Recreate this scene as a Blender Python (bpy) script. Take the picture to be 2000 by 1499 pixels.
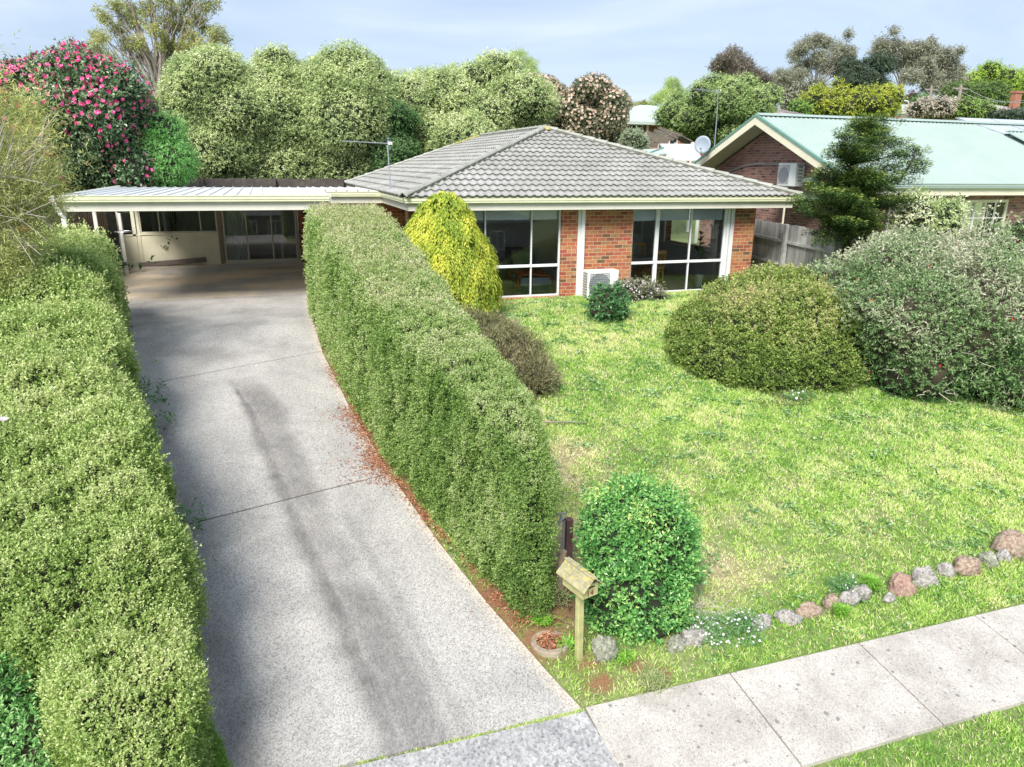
import bpy, bmesh, random
import numpy as np
from math import sin, cos, tan, pi, radians, sqrt, atan2, floor
from mathutils import Vector, Matrix
for o in list(bpy.data.objects): bpy.data.objects.remove(o)
SC = bpy.context.scene
COL = SC.collection
random.seed(7)
# ------------------------------------------------------------------ camera
YAW, PITCH, ROLL, FPX = radians(18.5527), radians(16.6068), radians(.6039), 1422.24
EYE = np.array([0., 0., 3.3])
fw = np.array([sin(YAW)*cos(PITCH), cos(YAW)*cos(PITCH), -sin(PITCH)])
_r = np.array([cos(YAW), -sin(YAW), 0.]); _u = np.cross(_r, fw)
rt = cos(ROLL)*_r + sin(ROLL)*_u; up = -sin(ROLL)*_r + cos(ROLL)*_u
cd = bpy.data.cameras.new('camera'); cam = bpy.data.objects.new('camera', cd); COL.objects.link(cam)
cam.matrix_world = Matrix(((rt[0], up[0], -fw[0], EYE[0]), (rt[1], up[1], -fw[1], EYE[1]), (rt[2], up[2], -fw[2], EYE[2]), (0, 0, 0, 1)))
cd.sensor_fit = 'HORIZONTAL'; cd.sensor_width = 36; cd.lens = 36*FPX/2000; cd.clip_start = .05; cd.clip_end = 2000
SC.camera = cam
def at(x, y, Y):
    "point of the plane Y=const seen at photograph position x,y"
    d = fw + (x-1000)/FPX*rt - (y-749.5)/FPX*up
    return EYE + d*(Y/d[1])
# ------------------------------------------------------------------ light
SUN_EL, SUN_AZ = radians(46), radians(-145)      # azimuth from +Y clockwise (sun behind the camera, to its left)
SC.view_settings.view_transform = 'Standard'; SC.view_settings.look = 'None'
SC.view_settings.exposure = 1.12; SC.view_settings.gamma = 1
W = bpy.data.worlds.new("World"); SC.world = W; W.use_nodes = True
nt = W.node_tree; N = nt.nodes; Lk = nt.links
bg = N['Background']
sky = N.new('ShaderNodeTexSky'); sky.sky_type = 'NISHITA'; sky.sun_disc = False
sky.sun_elevation = SUN_EL; sky.sun_rotation = SUN_AZ; sky.air_density = 1.0; sky.dust_density = 1.2; sky.ozone_density = 1.5
tc = N.new('ShaderNodeTexCoord')
mp = N.new('ShaderNodeMapping'); mp.inputs['Scale'].default_value = (1.0, 1.6, 5.0); mp.inputs['Rotation'].default_value = (0.15, 0.25, 0.6)
nz = N.new('ShaderNodeTexNoise'); nz.inputs['Scale'].default_value = 1.7; nz.inputs['Detail'].default_value = 7; nz.inputs['Roughness'].default_value = .55; nz.inputs['Distortion'].default_value = .5
cr = N.new('ShaderNodeValToRGB'); ce = cr.color_ramp.elements; ce.new(.5)
for i_, (p_, c_) in enumerate(((.34, (2.25, 2.8, 3.7)), (.52, (2.9, 3.4, 4.2)), (.70, (3.9, 4.2, 4.7)))): ce[i_].position = p_; ce[i_].color = (*[q/5 for q in c_], 1)
vm = N.new('ShaderNodeVectorMath'); vm.operation = 'SCALE'; vm.inputs['Scale'].default_value = 5
mx = N.new('ShaderNodeMixRGB'); mx.inputs[0].default_value = .82
Lk.new(tc.outputs['Generated'], mp.inputs['Vector']); Lk.new(mp.outputs[0], nz.inputs['Vector']); Lk.new(nz.outputs['Fac'], cr.inputs[0])
Lk.new(cr.outputs[0], vm.inputs[0]); Lk.new(sky.outputs[0], mx.inputs[1]); Lk.new(vm.outputs[0], mx.inputs[2]); Lk.new(mx.outputs[0], bg.inputs[0]); bg.inputs[1].default_value = .106
sd = bpy.data.lights.new('sun', 'SUN'); sd.energy = 2.8; sd.angle = radians(25); sd.color = (1, .96, .9)
sun = bpy.data.objects.new('sun', sd); COL.objects.link(sun)
sdir = Vector((sin(SUN_AZ)*cos(SUN_EL), cos(SUN_AZ)*cos(SUN_EL), sin(SUN_EL)))
sun.rotation_euler = sdir.to_track_quat('Z', 'Y').to_euler(); sun.location = (0, 0, 30)
# ------------------------------------------------------------------ helpers
BASE = {}
def tag(o, label=None, cat=None, group=None, kind=None):
    if label: o['label'] = label
    if cat: o['category'] = cat
    if group: o['group'] = group
    if kind: o['kind'] = kind
    return o
def thing(name, label, cat, loc=(0, 0, 0), group=None):
    o = bpy.data.objects.new(name, None); COL.objects.link(o); o.location = loc; o.empty_display_size = .2
    BASE[o.name] = np.array(loc, float)
    return tag(o, label, cat, group)
def link_mesh(name, me, mat, parent=None, base=None):
    o = bpy.data.objects.new(name, me); COL.objects.link(o)
    if mat: me.materials.append(mat)
    if parent is not None:
        o.parent = parent; BASE[o.name] = BASE[parent.name]
    else:
        o.location = base if base is not None else (0, 0, 0); BASE[o.name] = np.array(o.location, float)
    return o
def np_mesh(name, V, F, mat, parent=None, base=None, smooth=False, attrs=None):
    "V (n,3) world coordinates, F (m,k) faces all of k corners"
    V = np.asarray(V, float); F = np.asarray(F)
    b = BASE[parent.name] if parent is not None else (np.array(base, float) if base is not None else np.zeros(3))
    me = bpy.data.meshes.new(name); k = F.shape[1]; m = len(F)
    me.vertices.add(len(V)); me.vertices.foreach_set('co', (V-b).astype(np.float32).ravel())
    me.loops.add(m*k); me.loops.foreach_set('vertex_index', F.astype(np.int32).ravel())
    me.polygons.add(m); me.polygons.foreach_set('loop_start', np.arange(0, m*k, k, dtype=np.int32))
    try: me.polygons.foreach_set('loop_total', np.full(m, k, dtype=np.int32))
    except Exception: pass
    me.polygons.foreach_set('use_smooth', np.full(m, smooth, dtype=bool))
    if attrs:
        for an, (dom, val) in attrs.items():
            a = me.attributes.new(an, 'FLOAT', dom); a.data.foreach_set('value', np.asarray(val, np.float32))
    me.update(calc_edges=True)
    return link_mesh(name, me, mat, parent, base)
class MB:
    def __init__(s): s.v = []; s.f = []
    def add(s, vs, fs):
        n = len(s.v); s.v += [tuple(map(float, p)) for p in vs]; s.f += [tuple(i+n for i in f) for f in fs]; return s
    def box(s, x0, x1, y0, y1, z0, z1):
        return s.add([(x0,y0,z0),(x1,y0,z0),(x1,y1,z0),(x0,y1,z0),(x0,y0,z1),(x1,y0,z1),(x1,y1,z1),(x0,y1,z1)],
                     [(0,3,2,1),(4,5,6,7),(0,1,5,4),(1,2,6,5),(2,3,7,6),(3,0,4,7)])
    def bar(s, p, q, w, h=None, roll=(0, 0, 1)):
        p = Vector(p); q = Vector(q); d = (q-p).normalized(); r = Vector(roll)
        if abs(d.dot(r)) > .98: r = Vector((1, 0, 0))
        a = d.cross(r).normalized(); b = a.cross(d).normalized(); h = h or w
        vs = [c + a*i*w/2 + b*j*h/2 for c in (p, q) for i, j in ((-1,-1),(1,-1),(1,1),(-1,1))]
        return s.add(vs, [(3,2,1,0),(4,5,6,7),(0,1,5,4),(1,2,6,5),(2,3,7,6),(3,0,4,7)])
    def tube(s, pts, r, n=7, cap=True):
        pts = [Vector(p) for p in pts]; m = len(pts); rs = r if hasattr(r, '__len__') else [r]*m
        prev = None; vs = []; fs = []
        for i, p in enumerate(pts):
            d = (pts[min(i+1, m-1)]-pts[max(i-1, 0)]).normalized()
            a = d.cross(prev if prev is not None and abs(d.dot(prev)) < .99 else (Vector((0, 1, 0)) if abs(d.z) > .7 else Vector((0, 0, 1)))).normalized()
            b = a.cross(d).normalized(); prev = b
            # keep frame steady
            a = b.cross(d).normalized()*-1
            for k in range(n):
                t = 2*pi*k/n; vs.append(p + (a*cos(t)+b*sin(t))*rs[i])
        for i in range(m-1):
            for k in range(n): fs.append((i*n+k, i*n+(k+1) % n, (i+1)*n+(k+1) % n, (i+1)*n+k))
        if cap: fs += [tuple(range(n))[::-1], tuple(range((m-1)*n, m*n))]
        return s.add(vs, fs)
    def prism(s, pts, off):
        n = len(pts); off = Vector(off); a = [Vector(p) for p in pts]
        return s.add(a+[p+off for p in a], [tuple(range(n))[::-1], tuple(range(n, 2*n))]+[(i, (i+1) % n, n+(i+1) % n, n+i) for i in range(n)])
    def quad(s, *p): return s.add(p, [tuple(range(len(p)))])
    def lathe(s, c, prof, n=16):
        vs = []; fs = []; c = Vector(c); m = len(prof)
        for r, z in prof:
            for k in range(n): t = 2*pi*k/n; vs.append(c+Vector((r*cos(t), r*sin(t), z)))
        for i in range(m-1):
            for k in range(n): fs.append((i*n+k, i*n+(k+1) % n, (i+1)*n+(k+1) % n, (i+1)*n+k))
        return s.add(vs, fs)
    def build(s, name, mat, parent=None, base=None, smooth=False, bevel=0):
        b = BASE[parent.name] if parent is not None else (np.array(base, float) if base is not None else np.zeros(3))
        me = bpy.data.meshes.new(name); me.from_pydata([(x-b[0], y-b[1], z-b[2]) for x, y, z in s.v], [], s.f); me.update()
        bm = bmesh.new(); bm.from_mesh(me); bmesh.ops.recalc_face_normals(bm, faces=bm.faces); bm.to_mesh(me); bm.free()
        if smooth:
            for p in me.polygons: p.use_smooth = True
        o = link_mesh(name, me, mat, parent, base)
        if bevel:
            md = o.modifiers.new('bevel', 'BEVEL'); md.width = bevel; md.segments = 2; md.limit_method = 'ANGLE'; md.angle_limit = radians(40)
        return o
def copy_tree(o, parent=None):
    c = o.copy(); COL.objects.link(c); c.parent = parent
    if parent is None: BASE[c.name] = np.zeros(3)
    for ch in list(o.children): copy_tree(ch, c)
    return c
# smooth pseudo-noise in numpy, about -1..1
def sn(P, f, seed, octs=3):
    P = np.asarray(P, float); r = np.random.RandomState(seed); out = np.zeros(len(P)); amp = 1.; tot = 0
    for o_ in range(octs):
        a = np.zeros(len(P))
        for k in range(7):
            d = r.normal(size=3); d /= np.linalg.norm(d); a += np.sin(P@d*f*(.7+.6*r.rand())*2*pi + r.rand()*7)
        out += amp*a/2.6; tot += amp; amp *= .5; f *= 2.1
    return np.clip(out/tot, -1, 1)
def zg(X, Y):
    "height of the ground"
    X = np.asarray(X, float); Y = np.asarray(Y, float)
    z = -.12*np.clip(16.-Y, 0, None) + np.clip(Y-32, 0, 34)*.19 + np.clip(Y-66, 0, 240)*.075
    # the street falls away behind the camera
    return np.where(Y < -24, -4.58, np.where(Y < -2, -2.16+(Y+2)*.11, z))
def zgs(x, y): return float(zg(np.array([x]), np.array([y]))[0])
# ------------------------------------------------------------------ materials
def mat(name):
    m = bpy.data.materials.new(name); m.use_nodes = True; t = m.node_tree; return m, t.nodes, t.links, t.nodes['Principled BSDF']
def ramp(N_, stops):
    r = N_.new('ShaderNodeValToRGB'); e = r.color_ramp.elements
    while len(e) < len(stops): e.new(.5)
    for i, (p, c) in enumerate(stops): e[i].position = p; e[i].color = (*c, 1)
    return r
def noise(N_, L_, vec, scale, detail=4, rough=.55, dist=0):
    n = N_.new('ShaderNodeTexNoise'); n.inputs['Scale'].default_value = scale; n.inputs['Detail'].default_value = detail
    n.inputs['Roughness'].default_value = rough; n.inputs['Distortion'].default_value = dist; L_.new(vec, n.inputs['Vector']); return n
def bump(N_, L_, h, p, strength=.3, dist=.01):
    b = N_.new('ShaderNodeBump'); b.inputs['Strength'].default_value = strength; b.inputs['Distance'].default_value = dist
    L_.new(h, b.inputs['Height']); L_.new(b.outputs[0], p.inputs['Normal']); return b
def mixc(N_, L_, fac, a, b, mode='MIX'):
    m = N_.new('ShaderNodeMixRGB'); m.blend_type = mode
    if isinstance(fac, (int, float)): m.inputs[0].default_value = fac
    else: L_.new(fac, m.inputs[0])
    for i, c in ((1, a), (2, b)):
        if isinstance(c, tuple): m.inputs[i].default_value = (*c, 1)
        else: L_.new(c, m.inputs[i])
    return m.outputs[0]
def pos(N_): return N_.new('ShaderNodeNewGeometry').outputs['Position']
def plain(name, c, rough=.6, var=.12, scale=3., fine=60., metal=0, bmp=.1, dirt=None, dirt_amt=.4):
    m, N_, L_, p = mat(name); P = pos(N_)
    n1 = noise(N_, L_, P, scale, 5); n2 = noise(N_, L_, P, fine, 3)
    lo = tuple(x*(1-var) for x in c); hi = tuple(min(1, x*(1+var)) for x in c)
    r = ramp(N_, [(.3, lo), (.7, hi)]); L_.new(n1.outputs['Fac'], r.inputs[0]); c1 = r.outputs[0]
    r2 = ramp(N_, [(.3, (1-var*.6,)*3), (.7, (1,)*3)]); L_.new(n2.outputs['Fac'], r2.inputs[0])
    c1 = mixc(N_, L_, 1., c1, r2.outputs[0], 'MULTIPLY')
    if dirt:
        n3 = noise(N_, L_, P, scale*1.7, 8, .65, .3); r3 = ramp(N_, [(.52, (0,)*3), (.68, (1,)*3)]); L_.new(n3.outputs['Fac'], r3.inputs[0])
        sc = N_.new('ShaderNodeMath'); sc.operation = 'MULTIPLY'; sc.inputs[1].default_value = dirt_amt; L_.new(r3.outputs[0], sc.inputs[0])
        c1 = mixc(N_, L_, sc.outputs[0], c1, dirt)
    L_.new(c1, p.inputs['Base Color']); p.inputs['Roughness'].default_value = rough; p.inputs['Metallic'].default_value = metal
    if bmp: bump(N_, L_, n2.outputs['Fac'], p, bmp, .004)
    return m
GAIN = 1.5
def foltone(c):
    r, g, b = [x*GAIN for x in c]
    if g > r and g > b: l = .3*r+.6*g+.1*b; r, g, b = r*.93+l*.07, g*.93+l*.07, b*.93+l*.07; r *= 1.07
    return (min(.82, r), min(.82, g), min(.82, b))
def crevice(p, nn, s_, seed, f, amp, rng, thin=.13):
    "leaf mass is parted by irregular dark gaps; between them it swells a little"
    n = sn(p, f, seed, 3); c = np.clip(1-np.abs(n)/thin, 0, 1)*np.clip(.6+1.2*sn(p, f*.6, seed+1, 2), 0, 1)
    keep = rng.rand(len(p)) > .45*c; p = p+nn*(amp*(.35*sn(p, f*2.3, seed+2, 2)-1.3*c))[:, None]
    return p[keep], nn[keep], s_[keep], keep
def leaf(name, cols, transl=.3, rough=.5, spec=.22):
    m, N_, L_, p = mat(name); a = N_.new('ShaderNodeAttribute'); a.attribute_name = 'tone'
    st = [(i/(len(cols)-1), foltone(c)) for i, c in enumerate(cols)]
    r = ramp(N_, st); L_.new(a.outputs['Fac'], r.inputs[0])
    L_.new(r.outputs[0], p.inputs['Base Color']); p.inputs['Roughness'].default_value = rough; p.inputs['Specular IOR Level'].default_value = spec
    t = N_.new('ShaderNodeBsdfTranslucent'); L_.new(r.outputs[0], t.inputs['Color'])
    mxs = N_.new('ShaderNodeMixShader'); mxs.inputs[0].default_value = transl
    L_.new(p.outputs[0], mxs.inputs[1]); L_.new(t.outputs[0], mxs.inputs[2]); L_.new(mxs.outputs[0], N_['Material Output'].inputs['Surface'])
    return m
def brick(name, cols, mortar, bw=.245, bh=.0955, swap=False):
    m, N_, L_, p = mat(name); P = pos(N_); s = N_.new('ShaderNodeSeparateXYZ'); L_.new(P, s.inputs[0])
    ad = N_.new('ShaderNodeMath'); ad.operation = 'ADD'; L_.new(s.outputs[0], ad.inputs[0]); L_.new(s.outputs[1], ad.inputs[1])
    c = N_.new('ShaderNodeCombineXYZ')
    if swap: L_.new(s.outputs[1], c.inputs[0]); L_.new(s.outputs[0], c.inputs[1]) 
    else: L_.new(ad.outputs[0], c.inputs[0]); L_.new(s.outputs[2], c.inputs[1])
    b = N_.new('ShaderNodeTexBrick'); L_.new(c.outputs[0], b.inputs['Vector'])
    b.inputs['Color1'].default_value = (0, 0, 0, 1); b.inputs['Color2'].default_value = (1, 1, 1, 1); b.inputs['Scale'].default_value = 1
    b.inputs['Mortar Size'].default_value = .0065; b.inputs['Mortar Smooth'].default_value = .15; b.inputs['Brick Width'].default_value = bw; b.inputs['Row Height'].default_value = bh
    r = ramp(N_, [(i/(len(cols)-1), q) for i, q in enumerate(cols)]); r.color_ramp.interpolation = 'LINEAR'; L_.new(b.outputs['Color'], r.inputs[0])
    n1 = noise(N_, L_, c.outputs[0], 14, 4, .6); r1 = ramp(N_, [(.35, (.72,)*3), (.65, (1.08,)*3)]); L_.new(n1.outputs['Fac'], r1.inputs[0])
    cc = mixc(N_, L_, 1., r.outputs[0], r1.outputs[0], 'MULTIPLY')
    n2 = noise(N_, L_, c.outputs[0], 1.2, 5); r2 = ramp(N_, [(.3, (.82,)*3), (.7, (1.1,)*3)]); L_.new(n2.outputs['Fac'], r2.inputs[0])
    cc = mixc(N_, L_, 1., cc, r2.outputs[0], 'MULTIPLY')
    cc = mixc(N_, L_, b.outputs['Fac'], cc, mortar); L_.new(cc, p.inputs['Base Color']); p.inputs['Roughness'].default_value = .85
    iv = N_.new('ShaderNodeMath'); iv.operation = 'SUBTRACT'; iv.inputs[0].default_value = 1; L_.new(b.outputs['Fac'], iv.inputs[1])
    bump(N_, L_, iv.outputs[0], p, .6, .008)
    return m
def glass(name, refl=.1, tint=(.9, .95, .95)):
    m, N_, L_, p = mat(name); N_.remove(p); t = N_.new('ShaderNodeBsdfTransparent'); t.inputs[0].default_value = (*tint, 1)
    g = N_.new('ShaderNodeBsdfGlossy'); g.inputs['Roughness'].default_value = .003; f = N_.new('ShaderNodeFresnel'); f.inputs[0].default_value = 1.5
    ad = N_.new('ShaderNodeMath'); ad.operation = 'ADD'; ad.use_clamp = True; ad.inputs[1].default_value = refl; L_.new(f.outputs[0], ad.inputs[0])
    x = N_.new('ShaderNodeMixShader'); L_.new(ad.outputs[0], x.inputs[0]); L_.new(t.outputs[0], x.inputs[1]); L_.new(g.outputs[0], x.inputs[2])
    L_.new(x.outputs[0], N_['Material Output'].inputs['Surface']); return m
# ------------------------------------------------------------------ foliage machinery
_ico = {}
def ico(sub):
    if sub not in _ico:
        bm = bmesh.new(); bmesh.ops.create_icosphere(bm, subdivisions=sub, radius=1); bm.verts.ensure_lookup_table()
        V = np.array([v.co[:] for v in bm.verts]); F = np.array([[v.index for v in f.verts] for f in bm.faces]); bm.free(); _ico[sub] = (V, F)
    return _ico[sub]
def blob_mesh(c, r, seed=0, amp=.12, f=.35, sub=3):
    V, F = ico(sub); n = sn(V, f, seed, 3); r = np.array(r, float)*np.ones(3)
    return np.array(c)+V*r*(1+amp*n)[:, None], F
def tri_of(V, F):
    if F.shape[1] == 4: F = np.vstack([F[:, [0, 1, 2]], F[:, [0, 2, 3]]])
    return V, F
def scatter(V, F, size, cov, k, rng, aspect, back=.35):
    "random points over a surface; leaf size grows with distance so that near leaves are fine and far ones coarse"
    V, F = tri_of(V, F); A = V[F[:, 0]]; B = V[F[:, 1]]; C = V[F[:, 2]]
    cr_ = np.cross(B-A, C-A); ar = np.linalg.norm(cr_, axis=1)/2; nn = cr_/(2*ar[:, None]+1e-12); cen = (A+B+C)/3
    d = np.linalg.norm(cen-EYE, axis=1); s = size(d)
    w = ar/(.5*s*s*aspect*k)*cov
    facing = np.einsum('ij,ij->i', nn, EYE-cen) > -.15*d
    w = w*np.where(facing, 1, back)
    n = int(w.sum()); idx = rng.choice(len(F), n, p=w/w.sum())
    u = rng.rand(n); v = rng.rand(n); fl = u+v > 1; u[fl] = 1-u[fl]; v[fl] = 1-v[fl]
    P = A[idx]+(B-A)[idx]*u[:, None]+(C-A)[idx]*v[:, None]
    return P, nn[idx], size(np.linalg.norm(P-EYE, axis=1))
def unit(v): return v/(np.linalg.norm(v, axis=1, keepdims=True)+1e-9)
def leaf_mesh(name, P, D, Nn, L, Wd, mat_, parent, tone, fold=.25, base=None):
    "one folded four-cornered leaf per row"
    D = unit(D); S_ = unit(np.cross(D, Nn)); U = np.cross(S_, D); n = len(P); L = L[:, None]; Wd = Wd[:, None]
    V = np.empty((n, 4, 3)); V[:, 0] = P; V[:, 1] = P+D*L*.45+S_*Wd*.5+U*Wd*fold; V[:, 2] = P+D*L; V[:, 3] = P+D*L*.45-S_*Wd*.5+U*Wd*fold
    F = np.arange(4*n).reshape(n, 4)
    return np_mesh(name, V.reshape(-1, 3), F, mat_, parent, base, False, {'tone': ('FACE', np.clip(tone, 0, 1))})
def sprigs(name, P, Nn, s, k, mat_, parent, rng, aspect=.5, upb=.4, jit=.6, spread=1., tone=None, droop=0., sl=1.6, depth=1.):
    n = len(P)
    ax = unit(Nn + np.array([0, 0, upb]) + rng.normal(size=(n, 3))*jit)
    P = P - Nn*(rng.rand(n)**1.5*depth*s*4)[:, None]
    PP = np.repeat(P, k, 0); AX = np.repeat(ax, k, 0); ss = np.repeat(s, k)*(.75+.5*rng.rand(n*k)); t = np.tile(np.arange(k)/max(1, k-1), n)
    rd = unit(rng.normal(size=(n*k, 3))); rd = unit(rd - AX*np.einsum('ij,ij->i', rd, AX)[:, None])
    pos_ = PP + AX*(ss*sl*t)[:, None]
    D = AX*(.35+.5*t)[:, None] + rd*spread + np.array([0, 0, -droop])
    NN = unit(AX + rng.normal(size=(n*k, 3))*.35)
    if tone is None: tone = .5
    tt = (tone if np.isscalar(tone) else np.repeat(tone, k)) + rng.normal(size=n*k)*.17 + (t-.5)*.22
    return leaf_mesh(name, pos_, D, NN, ss, ss*aspect, mat_, parent, tt)
def keep_outside(P, blobs, own, m=.82):
    ok = np.ones(len(P), bool)
    for j, b in enumerate(blobs):
        c, r = np.array(b[0]), np.array(b[1], float)*np.ones(3)
        ok &= (own == j) | ((((P-c)/r)**2).sum(1) > m*m)
    return ok
def foliage(parent, blobs, mat_, core, size0=.03, dref=7., cov=2.0, k=5, aspect=.55, seed=1, amp=.14, f=.35, upb=.4, jit=.6, spread=1., droop=0., gz=None,
            tonef=None, name='leaves', corename='dark_twig_core', shrink=.86, back=.35, sub=3, smax=9., depth=1., sl=1.6, csub=2, crev=None, crev_amp=.06):
    rng = np.random.RandomState(seed); size = lambda d: size0*np.clip(d/dref, .75, smax)
    Ps = []; Ns = []; Ss = []; Os = []
    for j, b in enumerate(blobs):
        V, F = blob_mesh(b[0], b[1], seed*13+j, amp, f, sub)
        p, nn, s = scatter(V, F, size, cov, k, rng, aspect, back); Ps.append(p); Ns.append(nn); Ss.append(s); Os.append(np.full(len(p), j))
    P = np.vstack(Ps); Nn = np.vstack(Ns); S_ = np.concatenate(Ss); O = np.concatenate(Os)
    ok = keep_outside(P, blobs, O)
    if gz is not None: ok &= P[:, 2] > zg(P[:, 0], P[:, 1])+gz
    P, Nn, S_, O = P[ok], Nn[ok], S_[ok], O[ok]
    if crev: P, Nn, S_, _k = crevice(P, Nn, S_, seed+50, crev, crev_amp, rng); O = O[_k]
    tr = np.random.RandomState(seed+5).rand(len(blobs)+1)
    tone = .45 + .22*sn(P, .6, seed+2, 3) + .12*(tr[O]-.5)
    if crev: bp = sn(P, 2.8, seed+60, 2); P = P+Nn*(.05*bp)[:, None]; tone = tone+.15*bp
    if tonef is not None: tone = tonef(P, Nn, tone)
    if core is not None:
        Vs = []; Fs = []; o_ = 0
        for j, b in enumerate(blobs):
            V, F = blob_mesh(b[0], np.array(b[1], float)*shrink, seed*13+j, amp, f, csub)
            V[:, 2] = np.maximum(V[:, 2], zg(V[:, 0], V[:, 1])+.01) if gz is not None else V[:, 2]
            Vs.append(V); Fs.append(F+o_); o_ += len(V)
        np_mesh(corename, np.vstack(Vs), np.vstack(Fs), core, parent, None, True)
    return sprigs(name, P, Nn, S_, k, mat_, parent, rng, aspect, upb, jit, spread, tone, droop, sl, depth)
def loft(path, seed, e=.35, amp=.06, nf=.9, nt=40, ns=120, endr=.3, lean=0.):
    "clipped hedge: path rows (x_left, x_right, y, z_ground, height); rounded-box cross-sections"
    path = np.array(path, float); yy = np.linspace(path[0, 2], path[-1, 2], ns); pp = np.empty((ns, 5)); o_ = np.argsort(path[:, 2])
    for c in range(5): pp[:, c] = np.interp(yy, path[o_, 2], path[o_, c])
    t = np.linspace(0, pi, nt); cx = -np.sign(np.cos(t))*np.abs(np.cos(t))**e; cz = np.abs(np.sin(t))**e
    dist = np.minimum(np.abs(yy-yy[0]), np.abs(yy-yy[-1])); q = np.clip(dist/endr, 0, 1); sc = (1-(1-q)**2.6)**(1/2.6)
    V = np.empty((ns, nt, 3)); xc = (pp[:, 0]+pp[:, 1])/2; hw = (pp[:, 1]-pp[:, 0])/2
    V[:, :, 0] = xc[:, None]+(hw*(.35+.65*sc))[:, None]*cx[None]+lean*cz[None]; V[:, :, 1] = yy[:, None]; V[:, :, 2] = pp[:, 3][:, None]+(pp[:, 4]*(.05+.95*sc))[:, None]*cz[None]
    P = V.reshape(-1, 3); cen = np.stack([np.repeat(xc, nt), np.repeat(yy, nt), np.repeat(pp[:, 3]+pp[:, 4]*.5, nt)], 1)
    d = unit(P-cen); n = sn(P, nf, seed, 4); P = P+d*(amp*n)[:, None]
    i = np.arange(ns-1)[:, None]; j = np.arange(nt-1)[None]; a = (i*nt+j).ravel(); F = np.stack([a, a+nt, a+nt+1, a+1], 1)
    # orientation outward
    A = P[F[:, 0]]; nn = np.cross(P[F[:, 1]]-A, P[F[:, 2]]-A); m_ = np.einsum('ij,ij->i', nn, d[F[:, 0]])
    if m_.sum() < 0: F = F[:, ::-1]
    return P, F, cen
def flowers(name, P, Nn, size, mat_, parent, rng, n=6, tone=.5):
    "small open flowers: petals round a centre"
    m = len(P); ax = unit(Nn+rng.normal(size=(m, 3))*.3); PP = np.repeat(P, n, 0); AX = np.repeat(ax, n, 0)
    a = unit(np.cross(ax, np.array([.3, .5, .8]))); b = np.cross(ax, a); th = np.tile(np.arange(n)*2*pi/n, m); A_ = np.repeat(a, n, 0); B_ = np.repeat(b, n, 0)
    D = A_*np.cos(th)[:, None]+B_*np.sin(th)[:, None]+AX*.25
    s = np.repeat(size*np.ones(m)*(.75+.5*rng.rand(m)), n)
    return leaf_mesh(name, PP, D, AX, s, s*.8, mat_, parent, tone+rng.normal(size=m*n)*.2, .05)
# ------------------------------------------------------------------ materials used below
MWHITE = plain('white_paint', (.78, .78, .74), .45, .05, 2, 40, bmp=.05)
MCREAM = plain('cream_paint', (.8, .76, .57), .5, .06, 1.5, 30, bmp=.05, dirt=(.42, .4, .28), dirt_amt=.25)
MGUT = plain('cream_gutter_paint', (.72, .73, .5), .35, .05, 2, 30, bmp=.03, dirt=(.4, .4, .2), dirt_amt=.22)
MFASC = plain('fascia_paint', (.7, .68, .58), .5, .05, 2, 30, bmp=.04, dirt=(.5, .47, .36), dirt_amt=.2)
MALU = plain('window_frame_white', (.76, .77, .77), .35, .04, 2, 30, bmp=.02)
MBRICK = brick('orange_brick', [(.16, .1, .045), (.36, .1, .05), (.5, .15, .06), (.5, .22, .08), (.42, .08, .055), (.52, .24, .1), (.28, .17, .07)], (.5, .4, .28))
MBRICKD = brick('red_brown_brick', [(.16, .09, .08), (.3, .14, .11), (.42, .21, .16), (.34, .16, .13), (.46, .25, .18), (.15, .1, .1)], (.4, .35, .31), .25, .088)
MBRICKS = brick('sill_brick', [(.36, .13, .07), (.5, .17, .09), (.55, .22, .11)], (.55, .42, .3), 5., .078, True)
MGLASS = glass('window_glass', .07)
MGLASSD = glass('tinted_window_glass', .09, (.72, .75, .74))  # greyer tint than the front window glass
MWOODF = plain('floor_boards', (.45, .36, .26), .35, .2, 2, 30)
MWALLI = plain('room_wall_paint', (.8, .82, .84), .7, .03)
MDARK = plain('dark_gap', (.03, .03, .03), .8, .1)
MSTEEL = plain('galvanised_steel', (.45, .47, .5), .35, .1, 3, 50, metal=.7)
MGREY = plain('grey_plastic', (.3, .31, .33), .5, .1)
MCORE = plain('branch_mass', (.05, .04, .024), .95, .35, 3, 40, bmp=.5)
MCOREG = plain('dark_leaf_mass', (.022, .03, .012), .95, .4, 3, 30, bmp=.6)  # solid twiggy interior, coloured dark to stand for shade in leaf gaps
MBARK = plain('grey_bark', (.3, .26, .22), .9, .25, 4, 30, bmp=.6)
MBARKD = plain('dark_bark', (.1, .075, .055), .9, .3, 4, 30, bmp=.6)
MTWIG = plain('pale_twig', (.5, .44, .38), .8, .2, 6, 40)
# --- lawn ground: colour follows the 'dry' attribute of the sheet (worn, straw-coloured patches) and 'bare' soil
def dry_np(X, Y):
    P = np.stack([X, Y, 0*X], 1); n = sn(P, .28, 5, 4)*.5+.5; n2 = sn(P, 1.1, 6, 3)
    d = .16+.34*n+.18*n2
    for cx, cy, rx, ry, a in ((3.6, 9.0, 1.3, 1.5, .75), (3.4, 7.6, .9, .7, .9), (5.0, 7.6, 1.6, 1.0, .42), (4.6, 6.3, 1.2, .6, .75), (6.2, 6.7, 1.2, .6, .3), (4.9, 17., 1.6, .5, .7), (6.8, 13.4, .5, .35, .35), (2.9, 6.6, .5, .6, .8), (3.4, 4.9, 1.1, .35, .35), (4.1, 11.5, .8, 1.6, .3), (6., 8.6, 2.2, .9, .28), (9.6, 9., 1.2, .6, .4)):
        d = np.maximum(d, a*np.exp(-(((X-cx)/rx)**2+((Y-cy)/ry)**2))*(1+.5*n2)+d*.4)
    return np.clip(d, 0, 1)
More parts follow.
